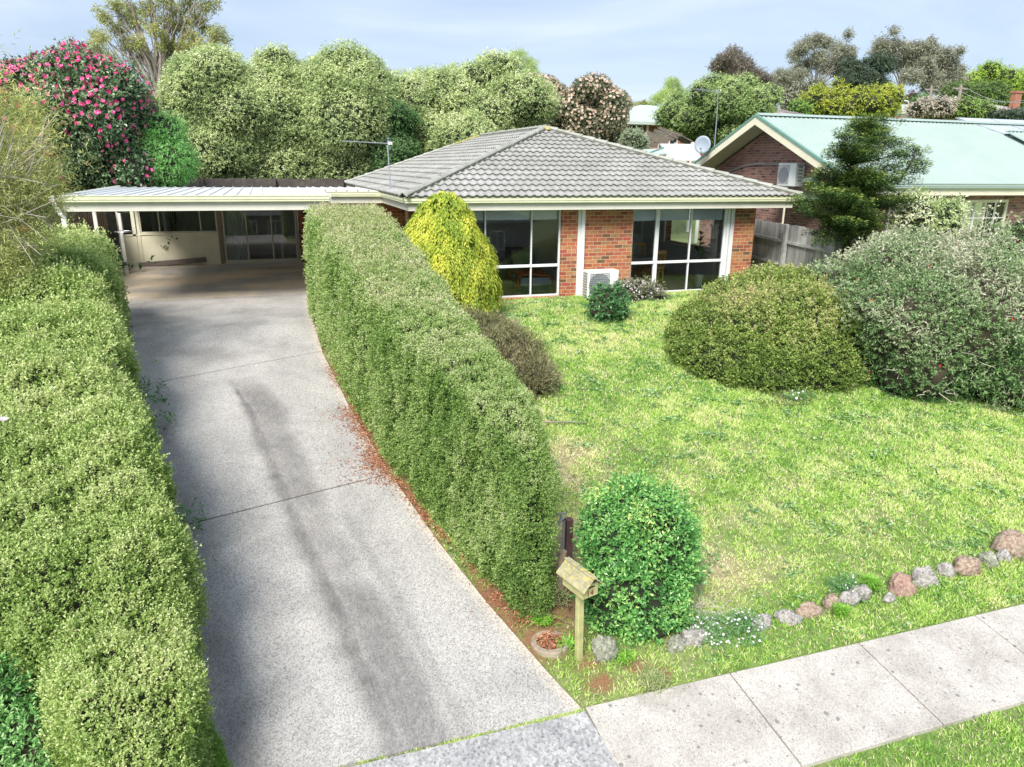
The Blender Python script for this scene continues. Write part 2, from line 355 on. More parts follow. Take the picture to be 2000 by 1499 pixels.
def bare_np(X, Y):
    P = np.stack([X, Y, 0*X], 1); n = sn(P, 2.2, 9, 3); b = np.zeros(len(X))
    for cx, cy, rx, ry in ((2.62, 5.42, .18, .12), (2.62, 5.15, .16, .1), (3.05, 5.25, .12, .1), (3.2, 5.1, .13, .09), (2.45, 6.3, .3, .7), (2.0, 6.4, .22, .8), (1.5, 8.4, .22, 1.5), (2.35, 5.8, .35, .35), (2.9, 6.4, .4, .5), (1.2, 11., .2, 2.5)):
        b = np.maximum(b, np.exp(-(((X-cx)/rx)**2+((Y-cy)/ry)**2)**1.5)*(1+.6*n))
    return np.clip(b, 0, 1)
m, N_, L_, p = mat('lawn'); P_ = pos(N_)
a1 = N_.new('ShaderNodeAttribute'); a1.attribute_name = 'dry'; a2 = N_.new('ShaderNodeAttribute'); a2.attribute_name = 'bare'
n1 = noise(N_, L_, P_, 9, 6, .7); n2 = noise(N_, L_, P_, 60, 3)
rg = ramp(N_, [(.3, (.06, .13, .018)), (.55, (.12, .22, .035)), (.75, (.2, .3, .06))]); L_.new(n1.outputs['Fac'], rg.inputs[0])
rd_ = ramp(N_, [(.3, (.22, .19, .1)), (.7, (.45, .38, .24))]); L_.new(n1.outputs['Fac'], rd_.inputs[0])
c = mixc(N_, L_, a1.outputs['Fac'], rg.outputs[0], rd_.outputs[0])
rs = ramp(N_, [(.3, (.16, .07, .035)), (.7, (.33, .15, .08))]); L_.new(n2.outputs['Fac'], rs.inputs[0])
c = mixc(N_, L_, a2.outputs['Fac'], c, rs.outputs[0]); L_.new(c, p.inputs['Base Color']); p.inputs['Roughness'].default_value = .95
bump(N_, L_, n2.outputs['Fac'], p, .6, .02); MLAWN = m
MGRASS = leaf('grass_blades', [(.06, .17, .025), (.13, .29, .04), (.23, .4, .06), (.36, .5, .12), (.52, .52, .27), (.58, .49, .34)], .35, .5, .3)
# ------------------------------------------------------------------ ground: one sheet out to the horizon
def axis(segs):
    o = []
    for a, b, st in segs: o.append(np.arange(a, b, st))
    return np.unique(np.round(np.concatenate(o+[[segs[-1][1]]]), 4))
gx = axis([(-400, -60, 20), (-60, -8, 4), (-8, 1, .5), (1, 14, .1), (14, 60, 2), (60, 400, 20)])
gy = axis([(-260, -40, 20), (-40, 3, 1), (3, 17.5, .1), (17.5, 34, .5), (34, 140, 4), (140, 900, 40)])
GX, GY = np.meshgrid(gx, gy); X = GX.ravel(); Y = GY.ravel()
nx, ny = len(gx), len(gy); i = np.arange(ny-1)[:, None]; j = np.arange(nx-1)[None]; a = (i*nx+j).ravel()
Z = zg(X, Y)-.02+.012*sn(np.stack([X, Y, 0*X], 1), .6, 3, 3)*((Y < 17) & (Y > 5))
np_mesh('ground', np.stack([X, Y, Z], 1), np.stack([a, a+1, a+1+nx, a+nx], 1), MLAWN, None, None, True,
        {'dry': ('POINT', dry_np(X, Y)), 'bare': ('POINT', bare_np(X, Y))}); tag(bpy.data.objects['ground'], kind='structure')
# ------------------------------------------------------------------ driveway with its real tyre stains
DRV = np.array([  # y, left x, right x
 (4.88, -.55, 2.33), (5.4, -.7, 2.18), (6.45, -1.1, 1.91), (7.6, -1.35, 1.66), (9.37, -1.7, 1.36), (11.6, -2.1, 1.08), (14.2, -2.7, .87), (16.2, -3.1, .84), (19.8, -4.0, .92)])
def drive_x(Y): return np.interp(Y, DRV[:, 0], DRV[:, 1]), np.interp(Y, DRV[:, 0], DRV[:, 2])
m, N_, L_, p = mat('concrete_drive'); P_ = pos(N_); at_ = N_.new('ShaderNodeAttribute'); at_.attribute_name = 'stain'; aw = N_.new('ShaderNodeAttribute'); aw.attribute_name = 'warm'
v = N_.new('ShaderNodeTexVoronoi'); v.inputs['Scale'].default_value = 85; L_.new(P_, v.inputs['Vector'])
rv = ramp(N_, [(.1, (.55,)*3), (.45, (.94,)*3), (.9, (1.25,)*3)]); L_.new(v.outputs['Color'], rv.inputs[0])
n1 = noise(N_, L_, P_, 1.1, 8, .6, .4); r1 = ramp(N_, [(.3, (.33, .315, .295)), (.5, (.425, .405, .38)), (.72, (.5, .475, .44))]); L_.new(n1.outputs['Fac'], r1.inputs[0])
c = mixc(N_, L_, aw.outputs['Fac'], r1.outputs[0], (.75, .62, .45))
n3 = noise(N_, L_, P_, 150, 2); r3 = ramp(N_, [(.35, (.78,)*3), (.65, (1.12,)*3)]); L_.new(n3.outputs['Fac'], r3.inputs[0])
c = mixc(N_, L_, 1., c, rv.outputs[0], 'MULTIPLY'); c = mixc(N_, L_, .5, c, r3.outputs[0], 'MULTIPLY')
mps = N_.new('ShaderNodeMapping'); mps.inputs['Scale'].default_value = (7, 2.2, 1); mps.inputs['Rotation'].default_value = (0, 0, .3); L_.new(P_, mps.inputs['Vector']); n4 = noise(N_, L_, mps.outputs[0], 3.2, 9, .75, .3); r4 = ramp(N_, [(.3, (.6,)*3), (.7, (1.25,)*3)]); L_.new(n4.outputs['Fac'], r4.inputs[0])
mst = N_.new('ShaderNodeMath'); mst.operation = 'MULTIPLY'; mst.use_clamp = True; L_.new(at_.outputs['Fac'], mst.inputs[0]); L_.new(r4.outputs[0], mst.inputs[1])
c = mixc(N_, L_, mst.outputs[0], c, (.1, .093, .09)); L_.new(c, p.inputs['Base Color']); p.inputs['Roughness'].default_value = .85
bump(N_, L_, v.outputs['Distance'], p, .5, .004); MDRIVE = m
def slab(y0f, y1f, nu, nv, warm=False, th=.1):
    "slab between two slanting joint lines y0f(u), y1f(u)"
    u = np.linspace(0, 1, nu); V_ = []
    for vv in np.linspace(0, 1, nv):
        y = y0f(u)*(1-vv)+y1f(u)*vv; xl, xr = drive_x(y); V_.append(np.stack([xl+(xr-xl)*u, y], 1))
    Q = np.vstack(V_); n = len(Q); X = Q[:, 0]; Y = Q[:, 1]; uu = np.tile(u, nv)
    Z = zg(X, Y)+.02; P = np.stack([X, Y, Z], 1); ns_ = sn(P, .5, 21, 4)
    # wheel tracks and the dark band along the left edge
    wob = .03*sn(np.stack([Y, 0*Y, 0*Y], 1), .4, 8, 2)
    cen = np.polyval(np.polyfit([5, 6, 7.6, 9.2, 10.9, 13.1], [.64, .48, .18, .0, -.35, -.8], 3), np.minimum(Y, 13.6))+wob
    w1 = np.interp(Y, [5, 9, 13], [.15, .14, .08])*(1+.35*sn(P, 1.2, 91, 2)); fade = np.clip((13.3-Y)/.8, 0, 1)
    st = .9*np.exp(-((X-cen-.02)/w1)**2)*fade*(.85+.3*ns_)
    st = np.maximum(st, .66*np.exp(-((X-cen-.26)/(.27+.07*ns_))**4)*fade*np.clip(.85+.6*ns_, .3, 1))     # broad oily band beside the sharp line
    st = np.maximum(st, .35*np.exp(-((X-cen-.62)/.10)**2)*np.clip((9.2-Y)/1.5, 0, 1))
    for off, ww, aa in ((-.13, .012, .22), (.3, .012, .18)): st = np.maximum(st, aa*np.exp(-((X-cen-off)/ww)**2)*fade)
    xl, xr = drive_x(Y); lx = np.polyval(np.polyfit([5.0, 5.9, 6.7, 8, 9.6, 12.2], [-.5, -.66, -.84, -1.1, -1.42, -1.9], 2), np.minimum(Y, 13.2))
    st = np.maximum(st, .7*np.exp(-((X-lx-.05)/(.22+.05*ns_))**2)*np.clip((12.8-Y)/1.5, 0, 1)*np.clip(.8+.5*ns_, .3, 1))
    for off in (.12, .2): st = np.maximum(st, .22*np.exp(-((X-lx-off)/.012)**2)*np.clip((9.5-Y)/1.5, 0, 1))
    st = np.maximum(st, .42*np.clip(sn(P, .4, 33, 4)-.0, 0, 1)*np.clip((Y-12.5)/2, 0, 1))
    arc = np.abs(np.hypot(X+1.6, (Y-17.2)*1.0)-1.1); st = np.maximum(st, .4*np.exp(-(arc/.25)**2)*(Y > 14.5)*np.clip(ns_+.5, 0, 1))
    st = np.maximum(st, .16*np.clip(sn(P*np.array([1, .35, 1]), .8, 35, 3)+.3, 0, 1))
    edge = np.clip((xr-X)/.16, 0, 1); st = st*edge
    wm = np.clip(.45+.9*sn(P, .5, 41, 4)-.35*(Y < 20.6), 0, 1) if warm else (1-edge)*.4
    if warm: st = np.maximum(np.clip(.2+.8*sn(P*np.array([.5, 1, 1]), .5, 44, 4), 0, 1)*.55, .6*np.exp(-((Y-24.4)/.5)**2-((X-.3)/1.2)**2))
    Vt = np.vstack([P, P-np.array([0, 0, th])]); i = np.arange(nv-1)[:, None]; j = np.arange(nu-1)[None]; a = (i*nu+j).ravel()
    F = [np.stack([a, a+1, a+1+nu, a+nu], 1)]
    for ring in (np.arange(nu), (nv-1)*nu+np.arange(nu)[::-1], np.arange(nv)[::-1]*nu, np.arange(nv)*nu+nu-1):
        F.append(np.stack([ring[:-1], ring[:-1]+n, ring[1:]+n, ring[1:]], 1))
    return Vt, np.vstack(F), np.r_[st, st], np.r_[wm, wm]
def cat_mesh(name, parts, mt):
    Vs, Fs, a, b, o_ = [], [], [], [], 0
    for V_, F_, s_, w_ in parts: Vs.append(V_); Fs.append(F_+o_); o_ += len(V_); a.append(s_); b.append(w_)
    return tag(np_mesh(name, np.vstack(Vs), np.vstack(Fs), mt, None, None, False, {'stain': ('POINT', np.concatenate(a)), 'warm': ('POINT', np.concatenate(b))}), kind='structure')
L0 = lambda u: 4.89+0*u; L1 = lambda u: 8.62+.72*u; L2 = lambda u: 13.1+1.15*u; L3 = lambda u: 19.75+.05*u
cat_mesh('driveway', [slab(L0, lambda u: L1(u)-.028, 260, 110), slab(L1, lambda u: L2(u)-.026, 240, 120), slab(L2, lambda u: L3(u)-.01, 60, 100)], MDRIVE)
jb = MB()
for fn in (L1, L2):
    for q in range(12):
        u0, u1 = q/12, (q+1)/12; a_, b_ = float(fn(u0)), float(fn(u1)); xa = [float(v_) for v_ in drive_x(a_)]; xb = [float(v_) for v_ in drive_x(b_)]; x0, x1 = xa[0]+(xa[1]-xa[0])*u0, xb[0]+(xb[1]-xb[0])*u1
        jb.prism([(x0, a_-.029, zgs(0, a_)+.008), (x1, b_-.029, zgs(0, b_)+.008), (x1, b_+.001, zgs(0, b_)+.008), (x0, a_+.001, zgs(0, a_)+.008)], (0, 0, -.03))
tag(jb.build('driveway_joint', plain('joint_dirt', (.045, .04, .03), .95, .4, 20, 80)), kind='structure')
# carport slab (stained, warm)
def rect_slab(x0, x1, y0, y1, nu, nv, z, warm, seed=0, th=.1):
    u = np.linspace(x0, x1, nu); v_ = np.linspace(y0, y1, nv); X, Y = [q.ravel() for q in np.meshgrid(u, v_)]; n = len(X)
    P = np.stack([X, Y, (z if z is not None else zg(X, Y)+.02)+0*X], 1); s1 = sn(P*np.array([.5, 1, 1]), .45, 44+seed, 4)
    st = np.clip(-.05+.7*s1, 0, 1)*.45; st = np.maximum(st, .6*np.exp(-((Y-25.2)/.5)**2-((X-.2)/1.3)**2)*(warm > .5)); wm = np.clip(warm*(.55+.9*sn(P, .4, 47+seed, 4)), 0, 1)
    Vt = np.vstack([P, P-np.array([0, 0, th])]); i = np.arange(nv-1)[:, None]; j = np.arange(nu-1)[None]; a = (i*nu+j).ravel(); F = [np.stack([a, a+1, a+1+nu, a+nu], 1)]
    for ring in (np.arange(nu), (nv-1)*nu+np.arange(nu)[::-1], np.arange(nv)[::-1]*nu, np.arange(nv)*nu+nu-1): F.append(np.stack([ring[:-1], ring[:-1]+n, ring[1:]+n, ring[1:]], 1))
    return Vt, np.vstack(F), np.r_[st, st], np.r_[wm, wm]
cat_mesh('carport_floor', [rect_slab(-4.6, 2.6, 19.83, 26.7, 60, 60, .024, 1.0)], MDRIVE)
# ------------------------------------------------------------------ footpath slabs, crossover
def conc(name, lo, mid, hi, vs, spots):
    m, N_, L_, p = mat(name); P_ = pos(N_)
    v = N_.new('ShaderNodeTexVoronoi'); v.inputs['Scale'].default_value = vs; L_.new(P_, v.inputs['Vector'])
    rv = ramp(N_, [(0, (.5,)*3), (.4, (.9,)*3), (1, (1.2,)*3)] if spots else [(.1, (.5,)*3), (.5, (.95,)*3), (.9, (1.3,)*3)]); L_.new(v.outputs['Color'], rv.inputs[0])
    n1 = noise(N_, L_, P_, 2.2, 8, .62, .3); r1 = ramp(N_, [(.3, lo), (.5, mid), (.7, hi)]); L_.new(n1.outputs['Fac'], r1.inputs[0])
    c = mixc(N_, L_, .85, r1.outputs[0], rv.outputs[0], 'MULTIPLY')
    if spots:
        nd = noise(N_, L_, P_, 9, 3); ad = N_.new('ShaderNodeVectorMath'); ad.operation = 'SCALE'; ad.inputs['Scale'].default_value = .05; L_.new(nd.outputs['Color'], ad.inputs[0])
        ap = N_.new('ShaderNodeVectorMath'); L_.new(P_, ap.inputs[0]); L_.new(ad.outputs[0], ap.inputs[1])
        for sc_, th in ((6.5, .16), (13., .15)):
            v2 = N_.new('ShaderNodeTexVoronoi'); v2.inputs['Scale'].default_value = sc_; L_.new(ap.outputs[0], v2.inputs['Vector'])
            r2 = ramp(N_, [(th*.7, (.8,)*3), (th, (0,)*3)]); L_.new(v2.outputs['Distance'], r2.inputs[0])
            w = N_.new('ShaderNodeSeparateXYZ'); L_.new(v2.outputs['Color'], w.inputs[0]); g_ = N_.new('ShaderNodeMath'); g_.operation = 'GREATER_THAN'; g_.inputs[1].default_value = .36; L_.new(w.outputs[0], g_.inputs[0])
            mu = N_.new('ShaderNodeMath'); mu.operation = 'MULTIPLY'; L_.new(r2.outputs[0], mu.inputs[0]); L_.new(g_.outputs[0], mu.inputs[1]); c = mixc(N_, L_, mu.outputs[0], c, (.17, .165, .155))
    L_.new(c, p.inputs['Base Color']); p.inputs['Roughness'].default_value = .88; bump(N_, L_, v.outputs['Distance'], p, .6, .005); return m
MPATH = conc('path_concrete', (.36, .33, .29), (.47, .435, .39), (.55, .515, .465), 95, True)
MCROSS = conc('crossover_concrete', (.26, .255, .26), (.36, .355, .35), (.48, .47, .47), 48, False)
MROAD = plain('asphalt', (.06, .06, .062), .9, .25, 1, 80, bmp=.4)
pb = MB(); xs = [2.37, 3.875, 5.405, 6.97, 8.53, 10.09, 11.65, 13.2, 14.8, 16.4, 18.]
for a_, b_ in zip(xs[:-1], xs[1:]):
    y0, y1 = 3.86, 4.9; pb.prism([(a_, y0, zgs(0, y0)+.02), (b_-.014, y0, zgs(0, y0)+.02), (b_-.014, y1, zgs(0, y1)+.02), (a_, y1, zgs(0, y1)+.02)], (0, 0, -.1))
tag(pb.build('footpath', MPATH, bevel=.006), kind='structure')
cb = MB(); cb.prism([(-.75, -1.2, zgs(0, -1.2)+.02), (2.75, -1.2, zgs(0, -1.2)+.02), (2.35, 4.865, zgs(0, 4.865)+.02), (-.6, 4.865, zgs(0, 4.865)+.02)], (0, 0, -.1))
tag(cb.build('driveway_crossover', MCROSS, bevel=.006), kind='structure')
fb = MB()
for a_, b_ in ((-13.4, -12), (-12, -10.4), (-10.4, -8.9), (-8.9, -7.4), (-7.4, -5.9), (-5.9, -4.3), (-4.3, -2.6), (-2.6, -.62)):
    fb.prism([(a_, 3.86, zgs(0, 3.86)+.02), (b_-.014, 3.86, zgs(0, 3.86)+.02), (b_-.014, 4.9, zgs(0, 4.9)+.02), (a_, 4.9, zgs(0, 4.9)+.02)], (0, 0, -.1))
tag(fb.build('footpath', MPATH), kind='structure')
rb = MB(); rb.prism([(-200, -8.5, zgs(0, -8.5)+.01), (200, -8.5, zgs(0, -8.5)+.01), (200, -1.6, zgs(0, -2)+.0), (-200, -1.6, zgs(0, -2)+.0)], (0, 0, -.2)); tag(rb.build('road', MROAD), kind='structure')
kb = MB(); kb.box(-200, 200, -1.6, -1.3, -2.4, -2.03); tag(kb.build('kerb', MPATH), kind='structure')
# ------------------------------------------------------------------ lawn grass blades
def grass():
    rng = np.random.RandomState(3); n = 560000
    # sample ground between x 1..14.5, y 3..17.5, denser near the camera
    X = 1+13.6*rng.rand(n*2); Y = 2.6+15*rng.rand(n*2)**1.35
    xl, xr = drive_x(Y); ok = (X > xr+.03)
    ok &= ~((Y > 3.83) & (Y < 4.93) & (X > 2.34)); ok &= ~((Y < 4.9) & (X < 2.38)); ok &= ~((Y > 17.6) & (X < 13.2)) & ~((X > 13.2) & (Y > 17.5))
    ok &= ~(((X-2.36)**2+(Y-5.75)**2) < .23**2)
    base_l = np.interp(Y, [6, 7.6, 9.4, 11.5, 14, 17], [2.3, 1.9, 1.45, 1.2, 1.05, .95]); ok &= ~((X > base_l+.12) & (X < base_l+1.2) & (Y > 6.3) & (Y < 17))
    d = dry_np(X, Y); b = bare_np(X, Y)
    P2 = np.stack([X, Y, 0*X], 1); tuft = sn(P2, 2.3, 12, 3)
    ok &= rng.rand(len(X)) < (1-.93*b)*(1-.5*d)*(.62+.38*tuft)
    X, Y, d, tuft = X[ok][:n], Y[ok][:n], d[ok][:n], tuft[ok][:n]
    # ragged growth over the paving edges
    P = np.stack([X, Y, zg(X, Y)-.015], 1); dist = np.linalg.norm(P-EYE, axis=1); s = np.clip(dist/7, .8, 2.4)
    tall = 1+.5*np.clip(tuft, 0, 1)
    D = rng.normal(size=(len(X), 3))*.65; D[:, 2] = .75+.3*rng.rand(len(X))
    Nn = unit(rng.normal(size=(len(X), 3))+np.array([0, 0, .9]))
    tone = .38+.2*sn(P, .35, 15, 3)+.12*tuft+.55*np.clip(d-.25, 0, 1)+rng.normal(size=len(X))*.13
    brown = (rng.rand(len(X)) < d*.55); tone = np.where(brown, .8+.2*rng.rand(len(X)), np.clip(tone, 0, .78))
    o = leaf_mesh('lawn_grass', P, D, Nn, .043*s**.6*tall*(.7+.6*rng.rand(len(X))), .0088*s, MGRASS, None, tone, .1)
    return tag(o, 'green grass with straw-coloured worn patches covering the front yard', 'grass', None, 'stuff')
grass()
def weeds():
    rng = np.random.RandomState(17); n = 60000; X = 1+13.6*rng.rand(n); Y = 4.95+12.6*rng.rand(n); P2 = np.c_[X, Y, 0*X]; xl, xr = drive_x(Y); bl_ = np.interp(Y, [6, 7.6, 9.4, 11.5, 14, 17], [2.3, 1.9, 1.45, 1.2, 1.05, .95])
    ok = (rng.rand(n) < np.clip(-.1+.8*sn(P2, 1.5, 18, 3), .01, 1)) & (X > xr+.05) & ~((X > bl_+.1) & (X < bl_+1.2) & (Y > 6.3)) & (X < 13) & (bare_np(X, Y) < .4); X, Y = X[ok], Y[ok]
    k = 3; X = np.repeat(X, k)+rng.normal(size=len(X)*k)*.02; Y = np.repeat(Y, k)+rng.normal(size=len(Y)*k)*.02; P = np.c_[X, Y, zg(X, Y)+.015+.02*rng.rand(len(X))]; d = np.clip(np.linalg.norm(P-EYE, axis=1)/7, .8, 2.5)
    D = rng.normal(size=P.shape); D[:, 2] = .25; o = leaf_mesh('lawn_weeds', P, D, rng.normal(size=P.shape)*.35+[0, 0, 1], .032*d*(.6+.8*rng.rand(len(P))), .019*d, leaf('weed_leaf', [(.04, .13, .03), (.09, .22, .06), (.2, .34, .13), (.3, .42, .22)], .3), None, rng.rand(len(P)), .15); tag(o, 'small broad-leaved weeds and clover scattered through the lawn', 'weeds', None, 'stuff')
weeds()
# ================================================================== MAIN HOUSE
H_ = thing('brick_house', 'single-storey orange brick house with grey tiled hip roof and two big white-framed windows', 'house', (8.5, 20, 0))
XL, XR, YF_, YB = 4.2, 13.1, 17.7, 29.5
w = MB()
T_ = .22; ZT = 2.3
w.box(XL, 4.6, YF_, YF_+T_, -.3, ZT)                    # left of the first window
w.box(7.24, 9.28, YF_, YF_+T_, -.3, ZT)                 # brick pier between the windows
w.box(12.44, XR, YF_, YF_+T_, -.3, ZT)                  # right pier
w.box(4.6, 7.24, YF_, YF_+T_, -.3, .04); w.box(9.28, 12.44, YF_, YF_+T_, -.3, -.02)
w.box(XR-T_, XR, YF_+T_, 19.2, -.3, ZT); w.box(XR-T_, XR, 22.2, YB, -.3, ZT); w.box(XR-T_, XR, 19.2, 22.2, -.3, .95)  # side wall opening added to let daylight into the dining room
w.box(XL, XL+T_, YF_+T_, 22.3, -.3, ZT)
w.box(2.5, XL+T_, 22.3, 22.3+T_, -.3, ZT+.1)
w.box(2.5, 2.5+T_, 22.3+T_, 26.7, -.3, ZT+.1); w.box(1.12, 2.5+T_, 26.7, 26.7+T_, -.3, ZT+.1)
w.box(3.6, XR, YB-T_, YB, -.3, ZT)
w.build('wall', MBRICK, H_)
g_ = MB(); g_.prism([(3.7, YB-.05, 2.3), (13.4, YB-.05, 2.3), (8.55, YB-.05, 4.2)], (0, -.15, 0)); g_.build('rear_gable', MCREAM, H_)
# brick sills
s = MB(); s.prism([(4.6, YF_-.06, .02), (4.6, YF_-.06, -.12), (4.6, YF_, -.12), (4.6, YF_, .05)], (2.64, 0, 0))
s.build('window_sill', MBRICKS, H_)
s = MB(); s.prism([(9.28, YF_-.06, -.03), (9.28, YF_-.06, -.2), (9.28, YF_, -.2), (9.28, YF_, -.01)], (3.16, 0, 0)); s.build('window_sill', MBRICKS, H_)
# windows: a frame with panes and a roller blind
def window(parent, x0, x1, z0, z1, y, mull, trans, mt, gl, fr=.045, dep=.09, blind=None, thick=None, name='window', bl=None):
    f = MB(); f.box(x0, x0+fr, y, y+dep, z0, z1); f.box(x1-fr, x1, y, y+dep, z0, z1); f.box(x0+fr, x1-fr, y, y+dep, z0, z0+fr); f.box(x0+fr, x1-fr, y, y+dep, z1-fr, z1)
    for i, mx_ in enumerate(mull):
        t = (thick or {}).get(i, fr*.8); f.box(mx_-t/2, mx_+t/2, y+.003, y+dep-.003, z0+fr, z1-fr)
    if trans: f.box(x0+fr, x1-fr, y-.004, y+dep-.006, trans-.035, trans+.035)
    fo = f.build(name, mt, parent, bevel=.006)
    xs_ = [x0+fr]+list(mull)+[x1-fr]
    for a_, b_ in zip(xs_[:-1], xs_[1:]):
        for c_, d_ in (((z0+fr, trans), (trans, z1-fr)) if trans else ((z0+fr, z1-fr),)):
            p_ = MB(); p_.quad((a_, y+dep*.55, c_), (b_, y+dep*.55, c_), (b_, y+dep*.55, d_), (a_, y+dep*.55, d_)); p_.build('pane', gl, fo)
    if blind:
        for a_, b_ in zip(xs_[:-1], xs_[1:]):
            p_ = MB(); p_.box(a_+.02, b_-.02, y+dep+.03, y+dep+.036, blind, z1-.02); p_.box(a_+.02, b_-.02, y+dep+.025, y+dep+.041, blind-.02, blind); p_.build('blind', bl or MBLIND, fo)
    return fo
MBLIND = plain('blind_fabric', (.72, .76, .76), .8, .03, 2, 80)
window(H_, 4.6, 7.24, .04, 2.28, YF_+.06, (5.06+.16, 6.45), .84, MALU, MGLASS, blind=2.02)
window(H_, 9.28, 12.2, -.02, 2.28, YF_+.06, (10.06, 11.1), .82, MALU, MGLASS, blind=1.95, thick={0: .11})
s = MB(); s.box(12.2, 12.27, YF_-.01, YF_+.16, -.02, 2.28); s.box(12.27, 12.33, YF_+.08, YF_+.16, -.02, 2.28); s.box(12.33, 12.44, YF_+.02, YF_+.18, -.02, 2.28); s.build('window_post', MALU, H_, bevel=.005)
# fascia, gutter, soffit
PX0, PX1, PY0 = 3.1, 14.0, 17.1
s = MB(); s.box(PX0+.1, PX1-.1, PY0+.1, PY0+.13, 2.28, 2.5); s.box(PX0+.1, PX0+.13, PY0+.13, 21.05, 2.28, 2.5); s.box(PX1-.13, PX1-.1, PY0+.13, YB+.2, 2.28, 2.5)
s.box(1.55, PX0+.1, 21.05, 21.08, 2.28, 2.5); s.build('fascia', MFASC, H_)
s = MB(); s.box(PX0+.13, PX1-.13, PY0+.13, YF_, 2.302, 2.33); s.box(PX0+.13, XL, YF_, 22.3, 2.302, 2.33); s.box(XR, PX1-.13, YF_, YB, 2.302, 2.33); s.box(1.5, PX0+.13, 21.08, 26.7, 2.4, 2.43)
s.build('soffit', MFASC, H_)
def gutter_prof(o, pts):
    # half-round-fronted quad gutter profile swept along straight runs, outside to the left of travel
    prof = [(0, 0), (-.075, 0), (-.095, .018), (-.095, .055), (-.108, .065), (-.108, .125), (-.12, .135), (-.12, .155), (-.108, .155), (-.095, .13), (-.09, .02), (0, .012)]
    return prof
def gutter(mb, p, q, out, z, m0=0, m1=0):
    "gutter from p to q (xy), out = outward unit xy; m0/m1 mitre (+1 lengthens with depth)"
    prof = gutter_prof(0, 0); d = np.array([q[0]-p[0], q[1]-p[1]]); d = d/np.linalg.norm(d); n = len(prof); vs = []
    for c_, s_ in ((p, -m0), (q, m1)):
        for a_, h in prof:
            k = -a_; vs.append((c_[0]+out[0]*k+d[0]*s_*k, c_[1]+out[1]*k+d[1]*s_*k, z+h))
    mb.add(vs, [tuple(range(n))[::-1], tuple(range(n, 2*n))]+[(i, (i+1) % n, n+(i+1) % n, n+i) for i in range(n)])
s = MB(); gutter(s, (PX0+.1, PY0+.1), (PX1-.1, PY0+.1), (0, -1), 2.445, 1, 1); gutter(s, (PX0+.1, PY0+.1), (PX0+.1, 21.05), (-1, 0), 2.445, 1, -1)
gutter(s, (PX1-.1, PY0+.1), (PX1-.1, YB+.2), (1, 0), 2.445, 1, 0); gutter(s, (1.5, 21.05), (PX0+.1, 21.05), (0, -1), 2.445, 0, -1); s.build('gutter', MGUT, H_)
s = MB(); s.box(3.2, 3.9, YB-.4, YB-.36, 2.5, 2.7); s.box(PX0+.02, PX0+.06, 26.6, YB, 2.5, 2.66); s.build('barge_board', MCREAM, H_)
# downpipe on the pier, conduit cover on its left
s = MB(); s.box(7.77, 7.87, YF_-.075, YF_-.005, -.05, 2.3); s.box(7.69, 7.77, YF_-.03, YF_, -.05, 2.3); s.box(7.765, 7.875, YF_-.08, YF_-.003, 1.1, 1.13); s.build('downpipe', MWHITE, H_, bevel=.008)
s = MB(); s.box(3.98, 4.06, 21.9, 21.97, 0, 2.3); s.prism([(3.5, 22.1, 2.3), (4.2, 22.1, 2.3), (4.05, 22.1, 2.12), (3.98, 22.1, 2.05)], (0, .1, 0)); s.build('eave_end', MFASC, H_)
# --- tiled roof: courses of rolled concrete tiles as real geometry
m, N_, L_, p = mat('concrete_roof_tile'); P_ = pos(N_)
n1 = noise(N_, L_, P_, .9, 6, .6); r1 = ramp(N_, [(.3, (.29, .285, .26)), (.7, (.42, .415, .39))]); L_.new(n1.outputs['Fac'], r1.inputs[0])
n2 = noise(N_, L_, P_, 22, 5, .7); r2 = ramp(N_, [(.32, (.62,)*3), (.6, (1.1,)*3)]); L_.new(n2.outputs['Fac'], r2.inputs[0]); c = mixc(N_, L_, 1., r1.outputs[0], r2.outputs[0], 'MULTIPLY')
ae = N_.new('ShaderNodeAttribute'); ae.attribute_name = 'overlap'; c = mixc(N_, L_, ae.outputs['Fac'], c, (.075, .08, .06))  # tiles darker along each lower edge and beneath the next course
n3 = noise(N_, L_, P_, 1.6, 8, .7, .5); r3 = ramp(N_, [(.62, (0,)*3), (.7, (.55,)*3)]); L_.new(n3.outputs['Fac'], r3.inputs[0]); c = mixc(N_, L_, r3.outputs[0], c, (.2, .21, .14))
L_.new(c, p.inputs['Base Color']); p.inputs['Roughness'].default_value = .8; bump(N_, L_, n2.outputs['Fac'], p, .5, .006); MTILE = m
